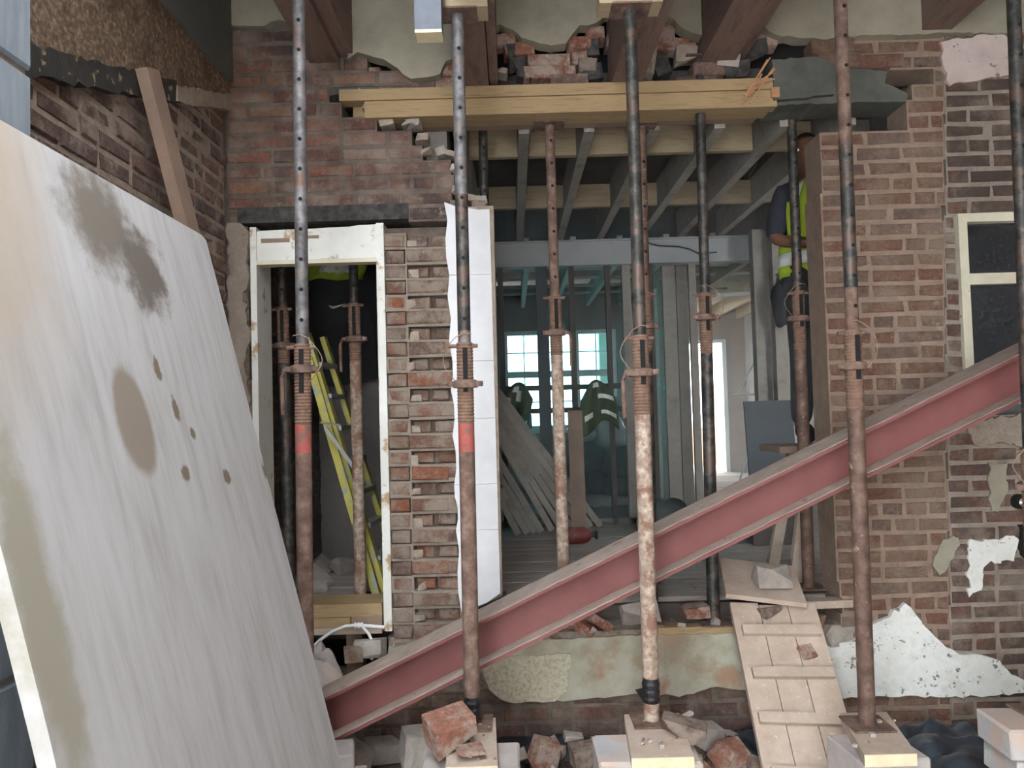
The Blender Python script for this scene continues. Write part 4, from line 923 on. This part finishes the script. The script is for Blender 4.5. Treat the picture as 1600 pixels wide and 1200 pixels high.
# cloth hung on rails
def cloth(parent, name, w_, h, m, fold=.03, seed=1, nx=18, nz=20, taper=.0, y=0., zt=0., pinch=False):
    vs = []; fs = []
    for j in range(nz+1):
        for i in range(nx+1):
            u = i/nx-.5; v = j/nz
            ww = w_*(1-taper*v+.05*math.sin(v*5+seed))*(min(1, .5+1.6*v)*(1-.25*max(0, v-.6)*(1+math.sin(seed))) if pinch else 1); f = fold*(.3+v)*(math.sin(u*11+seed+v*1.5)+.5*noise.noise(Vector((u*4+seed, v*3, 1))))
            sag = (.16 if pinch else .03)*h*v*v*math.sin(u*5.5+seed)+(.12*h*(abs(u)*2)**2*(1-v) if pinch else 0)
            vs.append((u*ww, y+f, zt-v*h-sag))
    n = nx+1
    for j in range(nz):
        for i in range(nx): fs.append((j*n+i, (j+1)*n+i, (j+1)*n+i+1, j*n+i+1))
    o = MB().add(vs, fs).build(name, m, parent, smooth=True)
    s = o.modifiers.new('thickness', 'SOLIDIFY'); s.thickness = .006; return o, vs, n
def vest(px, py, w_, h, seed, label, bands, tilt=0.):
    e = empty('hi_vis_vest', at(px, py, YS-.0), label, 'vest', 'work vests hung on the stud partition'); e.rotation_euler = (0, tilt, 0)
    o, vs, n = cloth(e, 'vest_body', w_*1.15, h, 'hivis_green', .03, seed, y=-.04, pinch=True)
    for (j0, i0, i1, dj) in bands:
        q = MB()
        for i in range(i0, i1):
            a, b, c, d = [Vector(vs[jj*n+ii])-Vector((0, .006, 0)) for jj, ii in ((j0, i), (j0+dj, i), (j0+dj, i+1), (j0, i+1))]
            q.add([a, b, c, d, a+Vector((0, .002, 0)), b+Vector((0, .002, 0)), c+Vector((0, .002, 0)), d+Vector((0, .002, 0))], [(0, 1, 2, 3), (7, 6, 5, 4)])
        q.build('reflective_band', 'reflective', e)
    # the half hanging behind the rail
    MB().add([Vector(vs[i])+Vector((0, .0, 0)) for i in range(n)]+[Vector(vs[i])+Vector((0, .05, .006)) for i in range(n)], [(i, i+1, n+i+1, n+i) for i in range(n-1)]).build('vest_fold', 'hivis_green', e)
vest(812, 598, .22, .33, 1, 'dark green vest with pale bands hung nearest the leaning planks', [(2, 5, 9, 3), (8, 0, 5, 3), (4, 8, 11, 5), (13, 2, 7, 2)], .15)
vest(931, 594, .26, .40, 4, 'dark green vest with two broad pale bands hung above the pale bags', [(1, 6, 10, 2), (6, 9, 17, 2), (14, 10, 17, 2), (13, 2, 6, 2)], -.05)
e = empty('hanging_bag', at(1219, 436, 6.1), 'black bag hanging on the timber post', 'bag')
def blob(name, m, parent, size, seed, loc=(0, 0, 0), sub=3, amp=.25, label=None, cat=None, group=None, flat=None):
    bm = bmesh.new(); bmesh.ops.create_icosphere(bm, subdivisions=sub, radius=1)
    for v in bm.verts:
        p = v.co*1.0; k = 1+amp*(noise.noise(p*1.3+Vector((seed, 0, 0)))+.6*abs(noise.noise(p*3.1+Vector((0, seed, 0))))+.3*noise.noise(p*6+Vector((0, seed, 3))))
        v.co = Vector((p.x*k*size[0], p.y*k*size[1], p.z*k*size[2]))
        if flat is not None and v.co.z < flat: v.co.z = flat
    me = bpy.data.meshes.new(name); bm.to_mesh(me); bm.free(); me.materials.append(MATS[m])
    for p in me.polygons: p.use_smooth = True
    o = link(name, me, parent, loc)
    if label: tag(o, label, cat, group)
    return o
blob('bag_body', 'black_cloth', e, (.09, .07, .19), 3, (0, -.04, -.2)); MB().tube([(-.04, -.02, -.05), (-.02, 0, .01), (.02, 0, .01), (.04, -.02, -.05)], .008, 6).build('bag_strap', 'black_cloth', e, smooth=True)
# window sill bottles
def bottle(px, label, h=.2, m='dpm_plastic'):
    zb = at(880, 668, YF-.06).z; x = at(px, 660, YF-.06).x
    e = empty('bottle', (x, YF-.06, zb), label, 'bottle', 'bottles on the far window sill')
    MB().lathe([(.03, 0), (.035, .01), (.035, h*.6), (.014, h*.8), (.014, h*.88)], 12).build('bottle_body', m, e, smooth=True); MB().lathe([(.017, h*.86), (.017, h)], 10).build('cap', 'white_plastic', e, smooth=True)
bottle(813, 'small dark bottle on the far window sill beside a taller one', .18); bottle(827, 'tall dark bottle on the far window sill near the first vest', .26); bottle(964, 'single big bottle on the far window sill beside the broad banded vest', .42)
# leaning planks
lean = [(934-15*i, 812, 800-4*i, 640+9*i) for i in range(6)]+[(842, 808, 778, 716), (832, 818, 776, 738), (820, 820, 776, 752), (806, 822, 775, 768)]
for i, (ax, ay, bx, by) in enumerate(lean):
    Y = 6.3-.035*i; a = at(ax, 700, Y); a.z = FL+.012; b = at(bx, by, Y-.05)
    d = b-a; k = (XD+.05-a.x)/d.x if d.x < 0 else 1; b = a+d*min(k, 1.35)
    o = MB().bar(a, b, .05, .035, up=(0, 1, 0)); tag(o.build('leaning_plank', 'timber_grey'), 'grey timber plank in the stack leaning on the inner dividing wall' if i < 6 else 'short grey lath in the low bundle leaning beside the plank stack', 'plank', 'planks leaning in the inner room')
# clutter
def sack(px, py, s, m, seed, lab, Yz=FL, group='sacks and bags in the inner room'):
    p = atz(px, py, Yz); blob('rubble_sack', m, None, (s, s*.8, s*.75), seed, (p.x, p.y, Yz+s*.45), 3, .35, lab, 'sack', group, -s*.45)
sack(880, 775, .26, 'sack_dark', 1, 'dark sack in the inner heap behind the speckled prop'); sack(935, 770, .3, 'sack_dark', 2, 'dark bulky sack in the inner heap under the banded vest'); sack(972, 772, .22, 'sack_dark', 3, 'dark sack in the inner heap beside the stud')
sack(850, 770, .18, 'sack_dark', 4, 'small dark sack behind the leaning planks'); sack(1040, 830, .2, 'sack_dark', 5, 'dark sack at the foot of the pale studs'); sack(985, 745, .18, 'sack_dark', 9, 'small dark sack between heap and pale studs')
for (px, py, s, m, sd, lab) in ((908, 715, .2, 'sack_dark', 11, 'dark sack lying on top of the inner heap'), (972, 718, .2, 'sack_dark', 12, 'dark sack on the heap beside the pale bag'), (910, 676, .14, 'sack_pale', 6, 'pale blue plastic bag crowning the inner heap'), (953, 676, .18, 'sack_pale', 7, 'pale plastic bag bulging beside the blue one')):
    p = at(px, py, 8.45); blob('rubble_sack', m, None, (s*1.15, s*.9, s*.95), sd, p, 3, .35, lab, 'sack', 'sacks and bags in the inner room')
p = atz(945, 815, FL); crumple('tarpaulin', p.x, p.y+.1, .9, .5, .14, 'dark_sheet', 'grey tarpaulin crumpled on the inner floorboards', 'tarpaulin', 15, .1, FL)
o = MB().bar(atz(905, 832, FL), at(898, 642, 6.38), .12, .02, up=(0, 1, 0)); tag(o.build('standing_board', 'timber_plank'), 'brown board propped on the stud partition', 'board')
def cyl():
    a = atz(868, 838, FL+.062); b = Vector((atz(924, 838, FL+.062).x, a.y+.02, FL+.062)); e = empty('gas_cylinder', a, 'red metal cylinder lying on the inner floorboards', 'cylinder')
    d = b-a; e.rotation_mode = 'QUATERNION'; e.rotation_quaternion = Vector((0, 0, 1)).rotation_difference(d.normalized()); L = d.length
    MB().lathe([(.02, 0), (.045, .01), (.058, .03), (.06, .06), (.06, L-.05), (.05, L-.02), (.03, L)], 20).build('cylinder_body', 'red_steel', e, smooth=True); MB().lathe([(.018, L), (.018, L+.03), (.03, L+.035), (.03, L+.05)], 12).build('valve', 'steel_dark', e, smooth=True)
cyl()
a = atz(1178, 760, FL); o = MB().box(-.17, .17, 0, .02, 0, .62).build('dark_board', 'dark_sheet'); p = at(1208, 700, 5.4); o.location = (p.x, 5.4, FL+.37); o.rotation_euler = (-.12, 0, 0); tag(o, 'dark grey sheet standing near the timber posts', 'board')
o = MB().box(p.x-.2, p.x+.2, 5.28, 5.62, FL, FL+.34); tag(o.build('work_crate', 'timber_dark'), 'dark crate carrying the grey sheet', 'crate')
def sticks():
    e = empty('wire_stand', atz(1150, 760, FL), 'thin pale folding stand near the back doorway', 'stand'); Q = lambda a, b: at(a, b, 8.2)-e.location
    for (a, b, c, d) in ((1168, 602, 1171, 771), (1170, 702, 1150, 771), (1184, 556, 1152, 616)): MB().tube([Q(a, b), Q(c, d)], .011, 6).build('rod', 'upvc', e)
    MB().tube([Q(1142, 616), Q(1190, 617)], .01, 6).build('rod', 'upvc', e)
sticks()
# plumbing and wires under the far ceiling
for (y0, lab) in ((7.2, 'white pipe under the far ceiling by the back doorway'),):
    a = at(1085, 462, y0+.6); b = at(1182, 458, y0+.6); tag(MB().tube([a, b], .02, 8).build('ceiling_pipe', 'upvc', smooth=True), lab, 'pipe')
R = random.Random(12)
for i, (a, b, c, d, Y) in enumerate(((1160, 270, 1176, 245, 4.9), (1170, 276, 1186, 255, 4.9), (1128, 300, 1160, 288, 5.2), (1140, 352, 1152, 340, 6.0), (1146, 356, 1158, 342, 6.0))):
    A_, B_ = at(a, b, Y), at(c, d, Y); mid = (A_+B_)/2+Vector((.01, 0, .02)); B_.z = 3.27 if i < 3 else B_.z
    tag(MB().tube([A_, mid, B_], .003, 5).build('loose_wire', 'wire', smooth=True), 'thin loose wire dangling from the inner joists', 'wire', 'loose wires under the inner ceiling')
# ---- small room: ladder, jacket
def ladder():
    a = atz(602, 925, FL); b = at(480, 520, 4.25); a.y = 4.2; a.x = at(602, 925, 4.2).x; a.z = FL+.005; e = empty('step_ladder', a, 'yellow step ladder leaning inside the small doorway', 'ladder')
    d = b-a; up_ = Vector((0, 1, 0)); off = Vector((.03, .36, .0))
    MB().bar((0, 0, 0), d, .075, .028, up=(1, 0, .3)).build('rail', 'ladder_yellow', e); MB().bar(off*1.0, d+off*.75, .075, .028, up=(1, 0, .3)).build('rail', 'ladder_yellow', e)
    c = at(598, 915, 4.08)-a; c2 = at(484, 598, 4.12)-a
    for k in range(1, 8):
        t = k/8; MB().bar(d*t, d*t+off*(1-.25*t), .06, .025).build('tread', 'alloy', e)
    f = at(588, 915, 4.1)-a; f.z = 0; g = at(482, 560, 4.16)-a
    MB().bar(f, g, .04, .022, up=(0, 1, 0)).build('back_leg', 'ladder_yellow', e)
    MB().bar(at(508, 668, 4.05)-a, at(560, 740, 4.1)-a, .02, .01, up=(0, 1, 0)).build('brace', 'alloy', e); MB().bar(at(500, 660, 4.04)-a, at(530, 664, 4.1)-a, .02, .01).build('brace', 'alloy', e)
ladder()
e = empty('hanging_jacket', at(533, 418, 5.15), 'black jacket with a white tick mark hanging in the small room', 'jacket')
o, vs, n = cloth(e, 'jacket_body', .46, .78, 'black_cloth', .03, 2, y=-.02)
tk = [(0, 0), (.02, -.028), (.045, -.036), (.1, -.016), (.16, .012), (.1, -.004), (.06, -.012), (.035, -.012), (.02, -.006)]
T = at(512, 476, 5.05)-e.location; q = MB().prism([(x*.75, z*.75) for x, z in tk], -.001, .001); o = q.build('tick_mark', 'white_plastic', e); o.location = (T.x, -.085, T.z); o['label'] = 'white tick mark'
e2 = empty('hi_vis_vest', at(528, 408, 5.0), 'lime vest hanging over the black jacket in the small room', 'vest'); 
cloth(e2, 'vest_body', .42, .14, 'hivis_lime', .03, 6, y=-.1, taper=.1); cloth(e2, 'reflective_band', .26, .1, 'reflective', .03, 6, y=-.112, zt=-.0)
struct(MB().box(-1.2, -.5, 5.26, 5.3, 2.6, 2.66).build('trim_2', 'timber_dark'), 'dark coat rail on the back wall of the small room')
R = random.Random(21)
for i in range(9):
    px = R.uniform(485, 590); p = atz(px, R.uniform(890, 925), FL); s = R.uniform(.05, .13); o = chunk('rubble_bit', (s, s, s*.6), 900+i, 'concrete_lump', (p.x, min(p.y, 5.1), FL+s*.25), (R.random(), R.random(), R.random())); tag(o, 'grey debris lump on the floor of the small room', 'rubble', 'debris in the small room')
# ---- worker on a trestle
def skin_mesh(verts, edges, radii, root, sub=2):
    me = bpy.data.meshes.new('tmp'); me.from_pydata(verts, edges, []); o = bpy.data.objects.new('tmp', me); COL.objects.link(o)
    sk = o.modifiers.new('s', 'SKIN'); ss = o.modifiers.new('u', 'SUBSURF'); ss.levels = sub; ss.render_levels = sub
    for i, r in enumerate(radii): me.skin_vertices[0].data[i].radius = r if isinstance(r, tuple) else (r, r)
    me.skin_vertices[0].data[root].use_root = True
    dg = bpy.context.evaluated_depsgraph_get(); dg.update(); m2 = bpy.data.meshes.new_from_object(o.evaluated_get(dg))
    bpy.data.objects.remove(o); return m2
def worker():
    Yp = 4.25; zf = 1.405; c = at(1279, 500, Yp)
    e = empty('person', (c.x, Yp, zf), 'worker in a lime vest and dark trousers standing on a trestle behind the brick wall', 'person')
    V = {'pel': (0, 0, .93), 'wai': (-.005, .0, 1.08), 'che': (-.01, .0, 1.28), 'nec': (-.02, .0, 1.44), 'nk2': (-.03, -.01, 1.5), 'hd': (-.035, -.015, 1.56),
         'sl': (-.175, .0, 1.385), 'el': (-.235, -.02, 1.13), 'wl': (-.08, -.16, 1.08), 'sr': (.16, .0, 1.385), 'er': (.23, -.03, 1.13), 'wr': (.12, -.2, 1.12),
         'hl': (-.09, 0, .88), 'kl': (-.1, -.02, .48), 'al': (-.11, .03, .09), 'tl': (-.12, -.12, .035), 'hr': (.09, 0, .88), 'kr': (.1, -.02, .48), 'ar': (.11, .03, .09), 'tr': (.12, -.12, .035)}
    RD = {'pel': (.135, .105), 'wai': (.125, .1), 'che': (.15, .11), 'nec': .06, 'nk2': .052, 'hd': .06, 'sl': .06, 'el': .042, 'wl': .03, 'sr': .06, 'er': .042, 'wr': .03, 'hl': .085, 'kl': .06, 'al': .042, 'tl': .04, 'hr': .085, 'kr': .06, 'ar': .042, 'tr': .04}
    E = [('pel', 'wai'), ('wai', 'che'), ('che', 'nec'), ('nec', 'nk2'), ('nk2', 'hd'), ('che', 'sl'), ('sl', 'el'), ('el', 'wl'), ('che', 'sr'), ('sr', 'er'), ('er', 'wr'), ('pel', 'hl'), ('hl', 'kl'), ('kl', 'al'), ('al', 'tl'), ('pel', 'hr'), ('hr', 'kr'), ('kr', 'ar'), ('ar', 'tr')]
    def part(names, grow, root, extra=None):
        vs = dict(V); vs.update(extra or {}); ks = [k for k in vs if k in names]; ix = {k: i for i, k in enumerate(ks)}
        r = [tuple(x+grow for x in (RD[k] if isinstance(RD[k], tuple) else (RD[k], RD[k]))) for k in ks]
        return skin_mesh([vs[k] for k in ks], [(ix[a], ix[b]) for a, b in E if a in ix and b in ix], r, ix[root])
    bm = bmesh.new(); bm.from_mesh(part(set(V), 0, 'pel'))
    def hand(w_, el, s):
        w_ = Vector(w_); d = (w_-Vector(el)).normalized(); up_ = Vector((0, 0, 1)); x = d.cross(up_).normalized()*s; y = x.cross(d)
        vs = [w_, w_+d*.05]; ed = [(0, 1)]; rr = [(.026, .02), (.034, .018)]
        for k, (o_, l) in enumerate(((-.03, .07), (-.01, .08), (.01, .075), (.03, .06))):
            a = len(vs); b0 = w_+d*.085+up_*o_; vs += [b0, b0+d*l*.5-x*.015, b0+d*l*.75-x*.045]; ed += [(1, a), (a, a+1), (a+1, a+2)]; rr += [.0095, .0085, .007]
        a = len(vs); vs += [w_+d*.03+up_*.035-x*.015, w_+d*.065+up_*.055-x*.03]; ed += [(1, a), (a, a+1)]; rr += [.011, .009]
        bm.from_mesh(skin_mesh(vs, ed, rr, 0, 1))
    hand(V['wl'], V['el'], 1); hand(V['wr'], V['er'], -1)
    hm = bmesh.new(); bmesh.ops.create_uvsphere(hm, u_segments=24, v_segments=18, radius=1)
    for v in hm.verts:
        p = v.co; x, y, z = p.x*.077, p.y*.098, p.z*.118
        if z < -.02: x *= 1-.28*min(1, (-.02-z)/.1); 
        if y < -.03:
            y += .012*math.exp(-((z-.012)/.018)**2)*math.exp(-((abs(x)-.032)/.018)**2)
            y -= .024*math.exp(-((z+.022)/.022)**2)*math.exp(-(x/.013)**2)
            y -= .006*math.exp(-((z+.064)/.01)**2)*math.exp(-(x/.024)**2)
        v.co = Vector((x, y, z))
    hc = Vector((-.04, -.03, 1.6)); rot = Matrix.Rotation(-.5, 4, 'Z')
    for v in hm.verts: v.co = rot @ v.co+hc
    tm = bpy.data.meshes.new('t'); hm.to_mesh(tm); bm.from_mesh(tm)
    for s in (-1, 1):
        q = bmesh.new(); bmesh.ops.create_uvsphere(q, u_segments=10, v_segments=8, radius=1)
        for v in q.verts: v.co = rot @ Vector((v.co.x*.012+s*.078, v.co.y*.02+.005, v.co.z*.032-.01))+hc
        q.to_mesh(tm); bm.from_mesh(tm)
    me = bpy.data.meshes.new('body'); bm.to_mesh(me); bm.free(); me.materials.append(MATS['skin'])
    for p in me.polygons: p.use_smooth = True
    body = link('body', me, e)
    for s in (-1, 1):
        ey = MB().lathe([(.001, -.009), (.008, -.004), (.009, 0), (.008, .004), (.001, .009)], 10); o = ey.build('eye', 'white_plastic', body, smooth=True); o.location = rot @ Vector((s*.032, -.079, .012))+hc
    hb = bmesh.new(); bmesh.ops.create_uvsphere(hb, u_segments=20, v_segments=14, radius=1)
    bmesh.ops.delete(hb, geom=[v for v in hb.verts if v.co.z < -.25 or (v.co.y < -.45 and v.co.z < .55)], context='VERTS')
    for v in hb.verts: v.co = rot @ Vector((v.co.x*.083, v.co.y*.104+.003, v.co.z*.125))+hc
    me = bpy.data.meshes.new('hair'); hb.to_mesh(me); me.materials.append(MATS['hair']); link('hair', me, e)
    def cl(nm, names, g, root, m, extra=None):
        me = part(names, g, root, extra); me.materials.clear(); me.materials.append(MATS[m])
        for p in me.polygons: p.use_smooth = True
        return link(nm, me, e)
    cl('shirt', {'pel', 'wai', 'che', 'nec', 'sl', 'el', 'sr', 'er'}, .012, 'wai', 'jacket_dark')
    cl('trousers', {'pel', 'hl', 'kl', 'al', 'hr', 'kr', 'ar'}, .016, 'pel', 'trouser_grey')
    cl('boots', {'al', 'tl'}, .012, 'al', 'black_cloth'); cl('boots', {'ar', 'tr'}, .012, 'ar', 'black_cloth')
    # vest: a loose shell round the trunk with arm holes
    def ring(z, rx, ry, n=28, cx=0, cy=0): return [(cx+rx*math.cos(2*math.pi*k/n), cy+ry*math.sin(2*math.pi*k/n), z) for k in range(n)]
    prof = [(.92, .19, .15), (.98, .195, .155), (1.05, .19, .15), (1.15, .185, .148), (1.25, .19, .15), (1.33, .185, .14), (1.42, .13, .105), (1.465, .075, .075)]
    vs = []; 
    for z, a, b in prof: vs += ring(z, a, b, 28, -.01, 0)
    fs = []; fb = []
    for j in range(len(prof)-1):
        for k in range(28):
            if j in (3, 4) and (k in (27, 0, 1, 13, 14, 15)): continue
            f = (j*28+k, j*28+(k+1) % 28, (j+1)*28+(k+1) % 28, (j+1)*28+k)
            (fb if j == 1 or k in (17, 24, 4, 10) and j > 1 else fs).append(f)
    o = MB().add(vs, fs).build('vest', 'hivis_lime', e, smooth=True); o.modifiers.new('t', 'SOLIDIFY').thickness = .006
    o = MB().add(vs, fb).build('reflective_band', 'reflective', e, smooth=True); o.modifiers.new('t', 'SOLIDIFY').thickness = .007
    # trestle
    t = empty('trestle', (c.x, Yp, FL), 'work trestle with splayed pale legs under the worker', 'trestle'); h = zf-FL
    MB().box(-.3, .5, -.16, .18, h-.04, h-.004).build('platform', 'timber_plank', t)
    for (x, sx) in ((-.12, -1), (.42, 1)):
        for (y, sy) in ((-.1, -.3), (.14, 1)):
            MB().bar((x+sx*.12, y+sy*.09, .0), (x, y, h-.04), .06, .04, up=(0, 1, 0)).build('leg', 'timber_dusty', t)
worker()
# ================================================================== HAZE of brick dust in the inner rooms
def haze():
    m = bpy.data.materials.new('dust_haze'); m.use_nodes = True; nt = m.node_tree; nt.nodes.remove(nt.nodes['Principled BSDF'])
    v = nt.nodes.new('ShaderNodeVolumeScatter'); v.inputs['Color'].default_value = (.93, .97, 1, 1); v.inputs['Density'].default_value = .065; v.inputs['Anisotropy'].default_value = .3
    nt.links.new(v.outputs[0], nt.nodes['Material Output'].inputs['Volume']); MATS['dust_haze'] = m
    o = MB().box(-.29, 3.44, 3.93, 11.25, FL+.005, 3.26).box(-1.32, -.43, 3.93, 5.28, FL+.005, 3.26).build('dust_haze', 'dust_haze'); tag(o, 'thin pale dust haze hanging in the inner rooms', 'haze', None, 'stuff')
haze()
